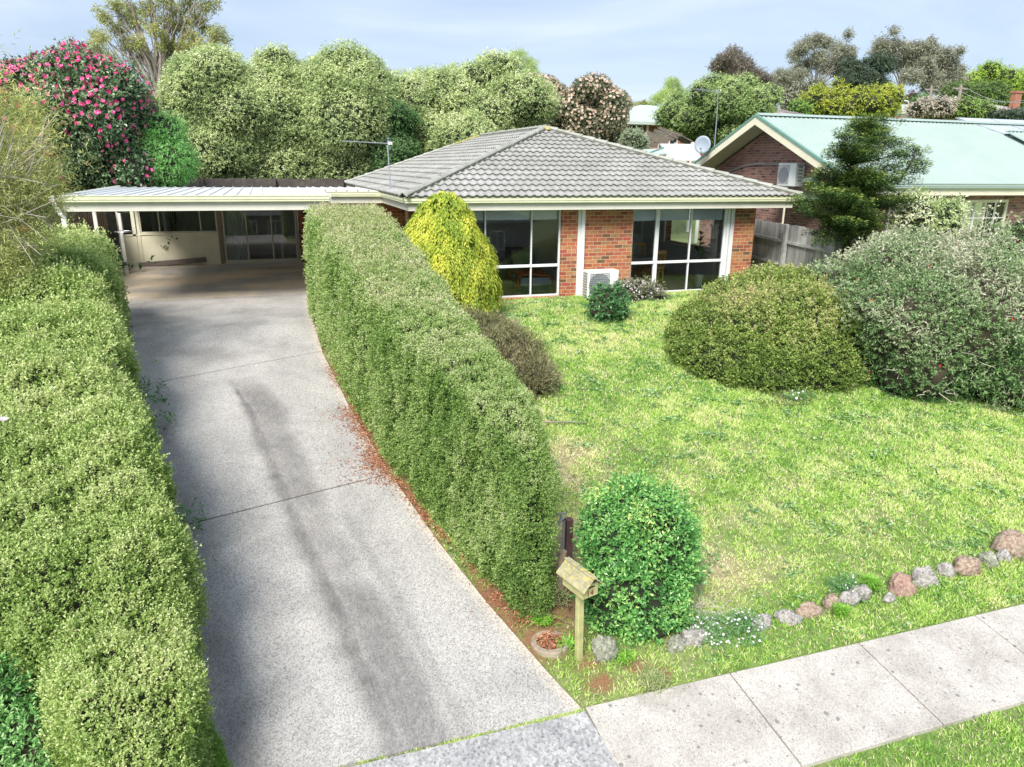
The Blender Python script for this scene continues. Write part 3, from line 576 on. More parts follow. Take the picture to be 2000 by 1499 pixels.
def tile_slope(o, u, v, ulen, vmax_fn, period=.205, course=.375, name='roof', parent=None):
    "o origin at the eave, u along the eave, v up the slope; vmax_fn(u) how far the slope runs"
    o, u, v = np.array(o), np.array(u)/np.linalg.norm(u), np.array(v)/np.linalg.norm(v); n = np.cross(u, v); n = n/np.linalg.norm(n); n = n if n[2] > 0 else -n
    nu = int(ulen/period*10); uu = np.linspace(0, ulen, nu+1); vm = vmax_fn(uu); rows = int(vm.max()/course)+1
    ph = (uu/period) % 1; wave = .030*np.where(ph < .62, np.sin(ph/.62*pi), -.18*np.sin((ph-.62)/.38*pi))
    Vs, Fs, Ms, k = [], [], [], 0
    rngm = np.random.RandomState(4)
    for r_ in range(rows):
        v0 = r_*course-.03; levels = [(v0+.004, -.012, 1.), (v0, .030, .75), (v0+.03, .036, .12), (v0+course*.5, .02, .0), (v0+course+.03, .002, .35)]
        jit = np.repeat(rngm.normal(size=nu//10+2)*.0025, 10)[:nu+1]
        for vv, h, ms in levels:
            q = np.minimum(vv, vm); hh = h+wave*(1 if h > 0 else .6)+(jit if h > 0 else 0)
            Vs.append(o+uu[:, None]*u+q[:, None]*v+hh[:, None]*n); Ms.append(np.full(nu+1, ms))
        for l in range(4):
            a = k+l*(nu+1)+np.arange(nu); ok = (np.minimum(levels[l+1][0], vm)-np.minimum(levels[l][0], vm))
            keep = (ok[:-1]+ok[1:] > 1e-6) | ((l == 0) & (vm[:-1] > levels[0][0])); Fs.append(np.stack([a, a+1, a+1+nu+1, a+nu+1], 1)[keep])
        k += 5*(nu+1)
    return np_mesh(name, np.vstack(Vs), np.vstack(Fs), MTILE, parent, None, False, {'overlap': ('POINT', np.concatenate(Ms))})
RZ0, APX, APY, APZ, RBY = 2.6, 8.55, 22.5, 4.42, 29.6
hw = APX-PX0; rise = APZ-RZ0; sl = sqrt(hw*hw+rise*rise); slf = sqrt((APY-PY0)**2+rise*rise)
tile_slope((PX0, PY0, RZ0), (1, 0, 0), (0, APY-PY0, rise), PX1-PX0, lambda u: slf*np.clip(1-np.abs(u-hw)/hw, 0, 1), parent=H_)
tile_slope((PX0, PY0, RZ0), (0, 1, 0), (hw, 0, rise), RBY-PY0, lambda u: sl*np.clip(u/(APY-PY0), 0, 1), parent=H_)
tile_slope((PX1, PY0, RZ0), (0, 1, 0), (-hw, 0, rise), RBY-PY0, lambda u: sl*np.clip(u/(APY-PY0), 0, 1), parent=H_)
# sarking below the tiles closes them from underneath
s = MB(); b0, b1, b2, b3 = (PX0+.12, PY0+.12, RZ0-.05), (PX1-.12, PY0+.12, RZ0-.05), (PX1-.12, RBY-.1, RZ0-.05), (PX0+.12, RBY-.1, RZ0-.05); t0, t1 = (APX, APY, APZ-.12), (APX, RBY-.1, APZ-.12)
s.add([b0, b1, b2, b3, t0, t1], [(0, 1, 4), (1, 2, 5, 4), (3, 0, 4, 5), (2, 3, 5)]); s.build('roof_underlay', MDARK, H_)
# ridge and hip caps, laid overlapping
MCAP = plain('ridge_cap', (.36, .37, .33), .8, .15, 2, 30, bmp=.3, dirt=(.22, .23, .14), dirt_amt=.6)
MLICH = plain('lichen_cap', (.45, .4, .12), .9, .3, 8, 40, bmp=.3)
MBED = plain('mortar_bedding', (.16, .16, .13), .95, .35, 8, 50, bmp=.6)
def caps(p, q, first=None, size=.1):
    p, q = Vector(p), Vector(q); L = (q-p).length; n = int(L/.4); d = (q-p)/L; side = d.cross(Vector((0, 0, 1))).normalized(); upv = side.cross(d).normalized()
    s, e = MB(), MB()
    for i in range(n):
        a_ = p+d*(i*L/n-.03); b_ = p+d*((i+1)*L/n); rnd = random.uniform(-.008, .008); vs = []
        for c_, k, h in ((a_, 1.1, .035), (b_, .95, .012)):
            for x_, z_ in ((-1.15, -.35), (-.55, .32), (0, .55), (.55, .32), (1.15, -.35), (.95, -.5), (0, .3), (-.95, -.5)): vs.append(c_+side*(x_*size*k+rnd)+upv*(z_*size*k+h+.03))
        (s).add(vs, [tuple(range(8))[::-1], tuple(range(8, 16))]+[(j, (j+1) % 8, 8+(j+1) % 8, 8+j) for j in range(8)])
    for sg in (-1, 1):
        e.bar(p+side*sg*size*.95+upv*.015, q+side*sg*size*.95+upv*.015, .05, .07)
    s.build('ridge_cap', MCAP, H_, bevel=.006); e.build('cap_bedding', MBED, H_)
pk = (APX, APY, APZ+.02)
caps((PX0-.03, PY0-.03, RZ0+.0), pk); caps((PX1+.03, PY0-.03, RZ0+.0), pk); caps((APX, APY, APZ+.02), (APX, RBY, APZ+.02)); caps((PX0, RBY, RZ0+.01), (APX, RBY, APZ+.02), size=.08)
s = MB(); s.lathe((APX, APY-.12, APZ-.02), [(.16, 0), (.13, .06), (.04, .1)], 10); s.build('lichen_patch', MLICH, H_)
s = MB(); s.bar((7.4, RBY-.02, APZ-.32), (8.4, RBY-.02, APZ+.02), .16, .1); s.build('lichen_patch', MLICH, H_)
# --- rooms seen through the glass (plaster, floor)
r = MB(); r.box(XL+T_, XR-T_, YF_+.23, YB-.3, -.06, .0); r.build('room_floor', MWOODF, H_)
r = MB(); r.box(XL+T_, XR-T_, YF_+.23, YB-.3, 2.3, 2.33); r.build('ceiling', MWHITE, H_)
r = MB(); r.box(8.2, 8.3, 19.8, 22.6, 0, 2.3); r.box(4.42, 8.2, 22.6, 22.7, 0, 2.3); r.box(8.3, 12.86, 23.6, 23.7, 0, 2.3); r.box(12.8, 12.87, YF_+.25, 19.25, 0, 2.3); r.box(12.8, 12.87, 22.15, 23.6, 0, 2.3); r.box(12.8, 12.87, 19.25, 22.15, 0, .92); r.build('room_wall', MWALLI, H_)
r = MB(); r.box(12.765, 12.8, YF_+.3, 23.6, .84, .9); r.box(12.78, 12.8, YF_+.3, 23.6, 0, .1); r.box(8.3, 12.8, 23.57, 23.6, 0, .1); r.build('skirting', MWHITE, H_)
window(H_, 12.3, 12.7, 1.0, 2.1, 23.5, (), None, MALU, MGLASSD)
# --- weatherboard/cement-sheet room at the back of the carport
RY = 26.7
s = MB(); s.box(-4.5, -3.86, RY, RY+.06, 0, 1.03); s.box(-3.86, -1.5, RY, RY+.06, 0, 1.07); s.build('wall_panel', MCREAM, H_)
s = MB()
for x_ in (-4.5, -2.78): s.box(x_, x_+.012, RY-.006, RY, .02, 1.0)
s.box(-4.08, -3.98, RY-.02, RY, 0, 2.4); s.box(-3.94, -3.86, RY-.015, RY, 0, 2.4); s.box(-4.5, -4.42, RY-.02, RY+.03, 0, 2.4); s.box(-4.42, -3.86, RY-.02, RY, 1.0, 1.06); s.box(-3.86, -1.5, RY-.025, RY, 1.03, 1.08); s.box(-4.5, 1.12, RY-.01, RY+.08, 2.3, 2.45); s.build('trim', MCREAM, H_)
MBROWN = plain('brown_trim', (.3, .24, .16), .6, .15, 3, 30)
s = MB(); s.box(-1.5, -1.36, RY-.02, RY+.05, 0, 2.4); s.build('door_jamb', MBROWN, H_)
MBEIGE = plain('beige_aluminium', (.6, .58, .45), .4, .05)
fo = window(H_, -3.86, -1.5, 1.08, 2.3, RY, (-3.27, -2.02), None, MBEIGE, MGLASSD, fr=.05)
bl = MB()
for i in range(15):
    x_ = -3.2+i*.078; z_ = 1.1
    if 1 <= i <= 4: bl.bar((x_+.02, RY+.2, 2.25), (x_+.3+.04*i, RY+.17, 1.2+.05*i), .005, .085, (0, 1, 0)) if i % 2 else bl.bar((x_, RY+.2, 2.25), (x_+.02, RY+.2, z_), .085, .004)
    else: bl.bar((x_, RY+.2, 2.25), (x_+random.uniform(-.02, .02), RY+.2, z_), .072+.012*(i % 3 == 0), .004)
bl.build('vertical_blind', MBLIND, fo)
fo = window(H_, -1.34, 1.05, .08, 2.3, RY-.01, (-.59, .22), None, MBEIGE, MGLASSD, fr=.06, name='sliding_door')
bl = MB()
vs = []; nC = 80
for i in range(nC):
    t = i/(nC-1); x_ = -1.25+.62*t; y_ = RY+.2+.035*sin(t*2*pi*6); vs += [(x_-.02*(1-t), y_, .1), (x_, RY+.2+.01*sin(t*2*pi*6), 2.25)]
bl.add(vs, [(2*i, 2*i+2, 2*i+3, 2*i+1) for i in range(nC-1)]); bl.build('curtain', MBLIND, fo)
s = MB(); s.box(-1.36, 1.12, RY-.1, RY, 0, .08); s.build('door_step', MBEIGE, H_)
r = MB(); r.box(-4.4, 1.1, RY+2.6, RY+2.66, 0, 2.4); r.box(-3.9, -3.85, RY+.1, RY+2.6, 0, 2.4); r.box(1.05, 1.1, RY+.1, RY+2.6, 0, 2.4); r.build('room_wall', MWALLI, H_)
r = MB(); r.box(-3.9, 1.1, RY+.1, RY+2.6, -.05, .01); r.build('room_floor', MWOODF, H_)
r = MB(); r.box(.52, .56, RY+1.2, RY+1.25, 0, 2.3); r.box(-3.9, 1.1, RY+.1, RY+2.6, 2.4, 2.46); r.build('ceiling', MWALLI, H_)
# ================================================================== CARPORT
C_ = thing('carport', 'low open carport with pale flat metal roof, cream gutter and white posts', 'carport', (-1.5, 18.2, 0))
MROOFM = plain('pale_metal_roof', (.72, .73, .74), .45, .04, .8, 20, metal=0, bmp=.02, dirt=(.5, .5, .47), dirt_amt=.3)
s = MB()
def rib_sheet(mb, x0, x1, y0, y1, z0, z1, per=.29, rib=.03):
    xs_, hs = [x0], [0]; x_ = x0+per*.5
    while x_ < x1-.04:
        xs_ += [x_-.028, x_-.014, x_+.014, x_+.028]; hs += [0, rib, rib, 0]; x_ += per
    xs_.append(x1); hs.append(0); n = len(xs_)
    vs = [(a_, y0, z0+h) for a_, h in zip(xs_, hs)]+[(a_, y1, z1+h) for a_, h in zip(xs_, hs)]+[(a_, y0, z0+h-.006) for a_, h in zip(xs_, hs)]+[(a_, y1, z1+h-.006) for a_, h in zip(xs_, hs)]
    mb.add(vs, [(i, i+1, n+i+1, n+i) for i in range(n-1)]+[(2*n+i, 2*n+i+1, i+1, i) for i in range(n-1)]+[(2*n+i+1, 2*n+i, 3*n+i, 3*n+i+1) for i in range(n-1)])
rib_sheet(s, -4.2, 1.5, 18.1, 26.4, 2.59, 2.54); s.build('roof_sheet', MROOFM, C_)
s = MB(); rib_sheet(s, 1.5, 3.55, 21.05, 26.4, 2.60, 2.545); s.build('roof_sheet', MROOFM, C_)
s = MB(); s.box(-4.2, 1.5, 18.17, 18.23, 2.27, 2.455); s.build('beam', MFASC, C_, bevel=.006)
s = MB(); gutter(s, (-4.22, 18.17), (1.5, 18.17), (0, -1), 2.458); s.build('gutter', MGUT, C_)
s = MB(); s.box(-4.26, -4.2, 18.02, 26.4, 2.46, 2.6); s.box(-4.2, -4.14, 18.2, 26.4, 2.27, 2.455); s.prism([(-4.28, 18.03, 2.6), (-4.16, 18.03, 2.6), (-4.04, 18.03, 2.2), (-4.12, 18.03, 2.2)], (0, .03, 0)); s.build('side_fascia', MWHITE, C_)
s = MB(); s.box(1.5, 1.54, 18.1, 21.0, 2.46, 2.62); s.build('side_fascia', MWHITE, C_)
s = MB()
for y_ in (20.3, 22.4, 24.5): s.box(-4.1, 1.4, y_, y_+.05, 2.4, 2.53)
s.build('rafter', MWHITE, C_)
for x_, y_, w_ in ((-4.09, 18.2, .1), (-4.12, 21.5, .09), (-4.12, 24.9, .09), (1.38, 18.2, .09)):
    s = MB(); s.box(x_-w_/2, x_+w_/2, y_+.03, y_+.03+w_, -.2, 2.28); s.build('post', MWHITE, C_, bevel=.006)
# ================================================================== FURNITURE AND THINGS AT THE HOUSE
MORW = plain('orange_pine', (.72, .4, .13), .4, .2, 3, 30); MTOP = plain('table_top', (.36, .38, .4), .2, .08, 3, 30)
MTHROW = plain('rust_throw', (.6, .16, .05), .9, .2, 6, 60, bmp=.4); MSOFA = plain('grey_fabric', (.3, .31, .33), .9, .1, 4, 90, bmp=.3); MSOFAD = plain('dark_fabric', (.05, .06, .07), .9, .1)
MGC = plain('olive_cushion', (.3, .31, .17), .9, .15)
t = thing('dining_table', 'dining table with grey top and thick pine legs inside the right-hand window', 'table', (10.3, 19.6, 0))
s = MB(); s.box(9.5, 11.1, 19.2, 20.1, .7, .76); s.build('table_top', MTOP, t, bevel=.01)
for x_, y_ in ((9.58, 19.28), (11.0, 19.28), (9.58, 20.02), (11.0, 20.02)):
    s = MB(); s.box(x_-.06, x_+.06, y_-.05, y_+.05, 0, .698); s.build('leg', MORW, t, bevel=.008)
def make_chair():
    r_ = thing('dining_chair', 'x', 'chair', (0, 0, 0), 'slat-backed dining chairs round the table')
    s = MB(); s.box(-.22, .22, -.2, .22, .43, .47); s.build('seat', MORW, r_, bevel=.01)
    for x_ in (-.2, .2):
        s = MB(); s.bar((x_, -.22, 0), (x_, -.2, .45), .045); s.bar((x_, -.2, .45), (x_, -.28, 1.02), .045); s.build('leg', MORW, r_)
        s = MB(); s.bar((x_, .2, 0), (x_, .2, .43), .04); s.build('leg', MORW, r_)
    s = MB(); s.bar((-.2, -.28, 1.0), (.2, -.28, 1.0), .03, .1); s.bar((-.2, -.215, .55), (.2, -.215, .55), .025, .06)
    for k in range(4): x_ = -.12+.08*k; s.bar((x_, -.22, .57), (x_, -.278, .97), .012, .035, (0, 1, 0))
    s.build('backrest', MORW, r_)
    s = MB(); s.bar((-.2, -.21, .2), (.2, -.21, .2), .02, .04); s.build('stretcher', MORW, r_); s = MB(); s.bar((-.2, .2, .22), (.2, .2, .22), .02, .04); s.build('stretcher', MORW, r_)
    return r_
ch = make_chair(); src = None
for i, (x_, y_, a_, lb) in enumerate(((10.55, 18.75, 8, 'orange pine dining chair with its slatted back closest to the glass'), (9.62, 18.9, -4, 'pine dining chair at the left end of the table, partly hidden by the flowering bush'), (11.1, 20.5, 172, 'dark slatted chair on the far side of the table, beside the white wall'), (10.35, 20.55, 185, 'dark slatted chair on the far side of the table, behind the nearest chair'))):
    c_ = ch if i == 0 else copy_tree(ch); c_.location = (x_, y_, .0); c_.rotation_euler = (0, 0, radians(a_)); c_['label'] = lb
t = thing('ottoman', 'grey upholstered ottoman inside the left-hand window', 'ottoman', (6.8, 18.6, 0))
s = MB(); s.box(6.35, 7.2, 18.25, 19.0, .06, .24); s.build('base', MSOFAD, t, bevel=.01); s = MB(); s.box(6.33, 7.22, 18.23, 19.02, .24, .46); s.build('cushion', MSOFA, t, bevel=.04)
vs = []; n1_, n2_ = 26, 8
prof = [(6.25, .12), (6.28, .3), (6.31, .44), (6.36, .5), (6.6, .52), (6.9, .5), (7.15, .49), (7.2, .44), (7.21, .3), (7.22, .1)]
pa = np.array(prof); tt_ = np.linspace(0, 1, 60); px_ = np.interp(tt_*(len(pa)-1), range(len(pa)), pa[:, 0]); pz_ = np.interp(tt_*(len(pa)-1), range(len(pa)), pa[:, 1]); s = MB(); vs = []
for i in range(60):
    for j in range(8): q = j/7; vs.append((px_[i]+.02*sin(j*2.1+i*.3), 18.22+.28*q+.1*sin(i*.12), pz_[i]+.035+.022*sin(j*1.7+i*.5)))
s.add(vs, [(i*8+j, i*8+j+1, (i+1)*8+j+1, (i+1)*8+j) for i in range(59) for j in range(7)]); o = s.build('throw_blanket', MTHROW, base=(6.8, 18.4, .5), smooth=True)
so = o.modifiers.new('s', 'SOLIDIFY'); so.thickness = .02; tag(o, 'rust-orange knitted throw draped over the grey ottoman', 'blanket')
t = thing('armchair', 'dark armchair with an olive cushion behind the ottoman', 'armchair', (7.1, 20, 0))
s = MB(); s.box(6.7, 7.6, 19.7, 20.5, .1, .42); s.build('seat', MTHROW, t, bevel=.05); s = MB(); s.prism([(6.7, 20.4, .3), (7.6, 20.4, .3), (7.6, 20.7, 1.0), (6.7, 20.7, 1.0)], (0, .14, 0)); s.build('backrest', MSOFAD, t, bevel=.04)
s = MB(); s.prism([(6.8, 20.1, .45), (7.35, 20.1, .45), (7.4, 20.35, .9), (6.75, 20.35, .95)], (0, .12, .02)); o = s.build('cushion', MGC, base=(7.1, 20.2, .45), bevel=.05); tag(o, 'olive green cushion resting on the armchair in the left-hand window', 'cushion')
MRUG = plain('rug', (.28, .06, .03), .95, .35, 6, 40); s = MB(); s.box(5.2, 6.3, 19.3, 20.9, .0, .012); o = s.build('rug', MRUG, base=(5.7, 20, 0)); tag(o, 'dark red rug on the boards inside the left-hand window', 'rug')
# vase of dried flowers on the sill side
MVASE = plain('white_vase', (.7, .68, .6), .3, .05)
t = thing('vase', 'slim white vase holding dried flowers, behind the left-hand window', 'vase', (5.55, 18.35, .0))
s = MB(); s.lathe((5.55, 18.35, .0), [(.1, 0), (.1, .02), (.02, .04), (.02, .76), (.14, .78), (.14, .8), (0, .8)], 14); s.build('stand', MBROWN, t)
s = MB(); s.lathe((5.55, 18.35, .8), [(.0, 0), (.05, 0), (.065, .07), (.03, .17), (.018, .24), (.03, .27)], 14); s.build('body', MVASE, t, smooth=True)
rng = np.random.RandomState(8); s = MB()
tips = []
for k in range(9):
    e_ = (5.55+rng.normal()*.07, 18.35+rng.normal()*.06, 1.27+rng.rand()*.14); s.tube([(5.55, 18.35, 1.0), e_], .004, 4); tips.append(e_)
s.build('stem', MBARKD, t)
MDF = leaf('dried_flower', [(.3, .12, .06), (.5, .2, .15), (.6, .3, .25)]); tp = np.repeat(np.array(tips), 8, 0); leaf_mesh('flower', tp, rng.normal(size=(72, 3)), rng.normal(size=(72, 3)), np.full(72, .05), np.full(72, .02), MDF, t, rng.rand(72))
MLEAFH = leaf('house_plant_leaf', [(.03, .07, .02), (.08, .16, .04), (.16, .26, .07)], .2, .3, .5); MTERRA = plain('terracotta', (.4, .18, .1), .8, .15); MWPOT = plain('white_pot', (.65, .66, .66), .4, .05)
def houseplant(name, label, x, y, z, h, n, L, pot, seed, potr=.12, poth=.22, spread=.5):
    t = thing(name, label, 'potted plant', (x, y, z)); s = MB(); s.lathe((x, y, z), [(0, 0), (potr*.8, 0), (potr, poth), (potr*.9, poth), (potr*.85, poth-.03), (0, poth-.03)], 16); s.build('pot', pot, t)
    rng = np.random.RandomState(seed); s = MB(); P = []; D = []
    for k in range(max(3, n//6)):
        a = rng.rand()*6.28; q = rng.rand()*.14*h; e_ = np.array([x+cos(a)*spread*h*.35*rng.rand(), y+sin(a)*spread*h*.35*rng.rand(), z+poth+h*(.5+.5*rng.rand())]); s.tube([(x, y, z+poth-.03), tuple((np.array([x, y, z+poth])+e_)/2+rng.normal(size=3)*.02), tuple(e_)], .008, 5)
        for j in range(6):
            f = .4+.6*rng.rand(); P.append(np.array([x, y, z+poth])*(1-f)+e_*f); D.append([rng.normal(), rng.normal(), .35+.5*rng.rand()])
    s.build('stem', MBARK, t); P = np.array(P); m_ = len(P); leaf_mesh('leaves', P, np.array(D), rng.normal(size=(m_, 3))*.3+[0, 0, 1], L*(.7+.5*rng.rand(m_)), L*.6*(.7+.5*rng.rand(m_)), MLEAFH, t, rng.rand(m_), .12)
    return t
houseplant('potted_plant', 'tall broad-leaved plant in a white pot at the right end of the dining window', 11.85, 18.35, 0, 1.25, 26, .24, MWPOT, 3, .13, .35)
houseplant('potted_plant', 'bushy small plant in a terracotta pot standing on the dining table', 10.0, 19.5, .76, .32, 60, .09, MTERRA, 4, .08, .12, 1.2)
houseplant('potted_plant', 'dense leafy indoor plant low behind the left-hand window, beside the rug', 5.9, 21.2, 0, 1.0, 90, .14, MTERRA, 5, .16, .28, 1.6)
houseplant('potted_plant', 'thin upright indoor plant at the left edge of the dining window', 9.5, 20.8, 0, 1.5, 40, .16, MTERRA, 6, .12, .25, .5)
MPIC = plain('print', (.55, .53, .45), .6, .3, 9, 40); s = MB(); s.box(10.9, 11.35, 23.54, 23.58, 1.0, 1.75); o = s.build('picture_frame', MBROWN, base=(11.1, 23.56, 1.0)); tag(o, 'framed pale print on the far dining room wall', 'picture'); s = MB(); s.box(10.94, 11.31, 23.53, 23.542, 1.04, 1.71); s.build('print', MPIC, o)
# outdoor air conditioner units
def aircon(name, label, x0, x1, y0, y1, z0, z1, face, feet=True):
    "face: '-y' or '-x', the side that carries the fan grille"
    cx, cy = (x0+x1)/2, (y0+y1)/2; t = thing(name, label, 'air conditioner', (cx, cy, z0)); s = MB(); s.box(x0, x1, y0, y1, z0+.04, z1); s.build('casing', MWHITE, t, bevel=.025)
    g = MB(); n = 13
    for k in range(n):
        z_ = z0+.12+(z1-z0-.2)*k/(n-1)
        if face == '-y': g.box(x0+.06, x0+(x1-x0)*.68, y0-.018, y0-.004, z_, z_+.008)
        else: g.box(x0-.018, x0-.004, y0+(y1-y0)*.35, y1-.06, z_, z_+.008)
    for k in range(8):
        if face == '-y': x_ = x0+.06+((x1-x0)*.68-.06)*k/7; g.box(x_, x_+.006, y0-.014, y0-.002, z0+.12, z1-.08)
        else: y_ = y0+(y1-y0)*.35+((y1-y0)*.65-.06)*k/7; g.box(x0-.014, x0-.002, y_, y_+.006, z0+.12, z1-.08)
    g.build('grille', MGREY if face == '-x' else MSTEEL, t)
    f = MB(); R_ = min(z1-z0, (x1-x0) if face == '-y' else (y1-y0)*.7)*.4
    c_ = (x0+(x1-x0)*.37, y0-.001, (z0+z1)/2) if face == '-y' else (x0-.001, y0+(y1-y0)*.66, (z0+z1)/2)
    ring = []; m_ = 28
    for k in range(m_):
        a = 2*pi*k/m_; ring.append((c_[0]+R_*cos(a), c_[1]-.002, c_[2]+R_*sin(a)) if face == '-y' else (c_[0]-.002, c_[1]+R_*cos(a), c_[2]+R_*sin(a)))
    f.add(ring, [tuple(range(m_))]); f.build('fan_opening', MGREY, t)
    d = MB()
    if face == '-y':
        for k in range(9): z_ = z0+.1+(z1-z0-.2)*k/8; d.box(x0-.01, x0-.002, y0+.04, y1-.04, z_, z_+.04)
    else:
        for k in range(5): z_ = z0+.2+(z1-z0-.35)*k/4; d.box(x0+.1, x1-.1, y0-.008, y0-.002, z_, z_+.05)
        d.box(x0+.04, x1-.04, y0-.012, y0-.002, z1-.09, z1-.06)
    d.build('side_vent', MGREY, t)
    if feet:
        s = MB(); s.box(x0+.1, x0+.16, y0-.02, y1+.02, z0-.06, z0+.04); s.box(x1-.16, x1-.1, y0-.02, y1+.02, z0-.06, z0+.04); s.build('foot', MGREY, t)
    return t
aircon('air_conditioner', 'white outdoor air conditioner on the ground against the brick pier, behind the round shrub', 7.8, 8.68, 17.17, 17.5, -.02, .74, '-y')
s = MB(); s.bar((-4.0, RY-.12, .08), (-1.95, RY-.12, .2), .1, .15); o = s.build('timber_plank', plain('grey_brown_timber', (.2, .16, .14), .8, .15, 3, 30), base=(-3, RY-.12, 0), bevel=.01); tag(o, 'grey-brown timber plank lying against the foot of the cream carport wall', 'plank')
t = thing('hanging_feeder', 'blue-grey hanging lantern with a wire ring by the third carport post', 'feeder', (-4.0, 24.6, 2.1))  # hanging feeder with a ring below, not a lamp
MBLU = plain('blue_glaze', (.05, .12, .17), .25, .3, 6, 30)
s = MB(); s.lathe((-4.0, 24.6, 1.85), [(0, 0), (.1, .02), (.17, .12), (.17, .26), (.12, .3), (.02, .36)], 14); s.build('body', MBLU, t, smooth=True)
s = MB(); s.tube([(-4.0, 24.6, 2.2), (-4.0, 24.6, 2.42)], .006, 5); s.tube([(-4.0, 24.6, 1.86), (-4.0, 24.6, 1.3)], .006, 5)
s.tube([(-4.0+.24*cos(a*.3491), 24.6+.24*sin(a*.3491), 1.32) for a in range(19)], .014, 6); s.build('wire_ring', MSTEEL, t)
# tv antenna on the left slope
t = thing('tv_antenna', 'thin metal television antenna standing on the left slope of the tiled roof', 'antenna', (3.2, 20.3, 2.6))
A0 = at(763, 375, 20.3); A1 = at(757, 284, 20.6)
s = MB(); s.tube([tuple(at(769, 398, 19.7)), tuple(A0), tuple(A1)], .018, 7); s.build('mast', MSTEEL, t)
B1 = at(668, 276, 20.6); B0 = at(762, 281, 20.6); s = MB(); s.tube([tuple(B1), tuple(B0)], .014, 5)
for k in range(17):
    q = B1*(1-k/16)+B0*k/16; l_ = .1+.07*k/16; s.tube([(q[0], q[1]-l_, q[2]), (q[0], q[1]+l_, q[2])], .006, 4)
for dz in (.07, .13, -.07, -.13): s.tube([tuple(B0+[-.05, -.35, dz]), tuple(B0+[-.05, .35, dz])], .006, 4)
s.tube([tuple(B0+[-.05, 0, -.15]), tuple(B0+[-.05, 0, .16])], .01, 4); s.build('elements', MSTEEL, t); s = MB(); q = B0; s.box(q[0]-.06, q[0]+.05, q[1]-.05, q[1]+.05, q[2]-.03, q[2]+.05); s.build('junction_box', MWHITE, t)
# ================================================================== FENCES
m, N_, L_, p = mat('weathered_paling'); P_ = pos(N_); mpn = N_.new('ShaderNodeMapping'); mpn.inputs['Scale'].default_value = (14, 14, 1.2); L_.new(P_, mpn.inputs['Vector'])
n1 = noise(N_, L_, mpn.outputs[0], 2.2, 6, .7); r1 = ramp(N_, [(.3, (.24, .23, .225)), (.52, (.5, .49, .475)), (.72, (.66, .645, .62))]); L_.new(n1.outputs['Fac'], r1.inputs[0])
at_ = N_.new('ShaderNodeAttribute'); at_.attribute_name = 'tone'; r2 = ramp(N_, [(0, (.7,)*3), (1, (1.15,)*3)]); L_.new(at_.outputs['Fac'], r2.inputs[0]); c = mixc(N_, L_, 1., r1.outputs[0], r2.outputs[0], 'MULTIPLY')
L_.new(c, p.inputs['Base Color']); p.inputs['Roughness'].default_value = .9; bump(N_, L_, n1.outputs['Fac'], p, .5, .01); MPAL = m
MPALB = plain('brown_paling', (.27, .2, .15), .9, .35, 5, 30, bmp=.5); MPALD = plain('dark_old_paling', (.1, .085, .075), .9, .3, 5, 30, bmp=.4); MPOSTG = plain('grey_post', (.55, .54, .52), .9, .25, 5, 40, bmp=.5)
def paling_fence(name, label, a_, b_, ztop, zbot, mpal, rails, posts, side, gap=.1, mpost=None, railw=.08):
    t = thing(name, label, 'fence', (a_[0], a_[1], zbot(0))); a2, b2 = np.array(a_, float), np.array(b_, float); L = np.linalg.norm(b2-a2); d = (b2-a2)/L; nrm = np.array([-d[1], d[0]])*side
    n = int(L/gap); V, F, T = [], [], []
    for k in range(n):
        for lay in (0, 1):
            if lay and k % 2: continue
            t0 = (k)*gap+random.uniform(-.006, .006); w_ = gap*(1.02 if not lay else .9); q = t0/L; z1 = ztop(q)+random.uniform(-.025, .02); z0 = zbot(q)
            off = nrm*(.012 if lay else -.006); o_ = a2+d*t0+off; e_ = o_+d*w_; th = nrm*.012; k0 = len(V); tilt = d*random.uniform(-.008, .008)
            for zz, tl in ((z0, 0), (z1, 1)):
                for c_ in (o_, e_, e_+th, o_+th): V.append((c_[0]+tilt[0]*tl, c_[1]+tilt[1]*tl, zz))
            F += [(k0, k0+1, k0+5, k0+4), (k0+1, k0+2, k0+6, k0+5), (k0+2, k0+3, k0+7, k0+6), (k0+3, k0, k0+4, k0+7), (k0+4, k0+5, k0+6, k0+7)]; T += [random.random()]*5
    np_mesh('palings', V, F, mpal, t, None, False, {'tone': ('FACE', T)})
    r_ = MB()
    for h in rails:
        r_.bar((*(a2-nrm*.05), zbot(0)+(ztop(0)-zbot(0))*h), (*(b2-nrm*.05), zbot(1)+(ztop(1)-zbot(1))*h), .05, railw)
    r_.build('rail', mpost or mpal, t)
    for q in posts:
        c_ = a2+(b2-a2)*q-nrm*.09; s = MB(); s.box(c_[0]-.05, c_[0]+.05, c_[1]-.06, c_[1]+.06, zbot(q)-.1, ztop(q)+.02); s.build('post', mpost or mpal, t, bevel=.008)
    return t
zt = lambda q: 1.86-.42*q-.5*max(0, q-.55); zb_ = lambda q: .0-.1*q-.9*max(0, q-.35)
paling_fence('paling_fence', 'weathered grey paling fence running forward from the right corner of the brick house', (14.55, 22), (14.75, 9.5), zt, zb_, MPAL, (.78, .42, .08), (.05, .31, .47, .64, .82), 1, .1, MPOSTG)
paling_fence('paling_fence', 'brown timber paling fence behind the white posts on the left side of the carport', (-4.75, 19.3), (-4.75, 26.5), lambda q: 2.12, lambda q: -.05, MPALB, (.85, .2), (.1, .5, .9), -1, .15, MPALB)
paling_fence('paling_fence', 'dark old paling fence at the rear boundary, glimpsed beneath the back trees', (-6, 30.6), (7, 31.2), lambda q: 2.75, lambda q: -.05, MPALD, (.8, .3), (.1, .3, .5, .7, .9), 1, .12, MPALD)
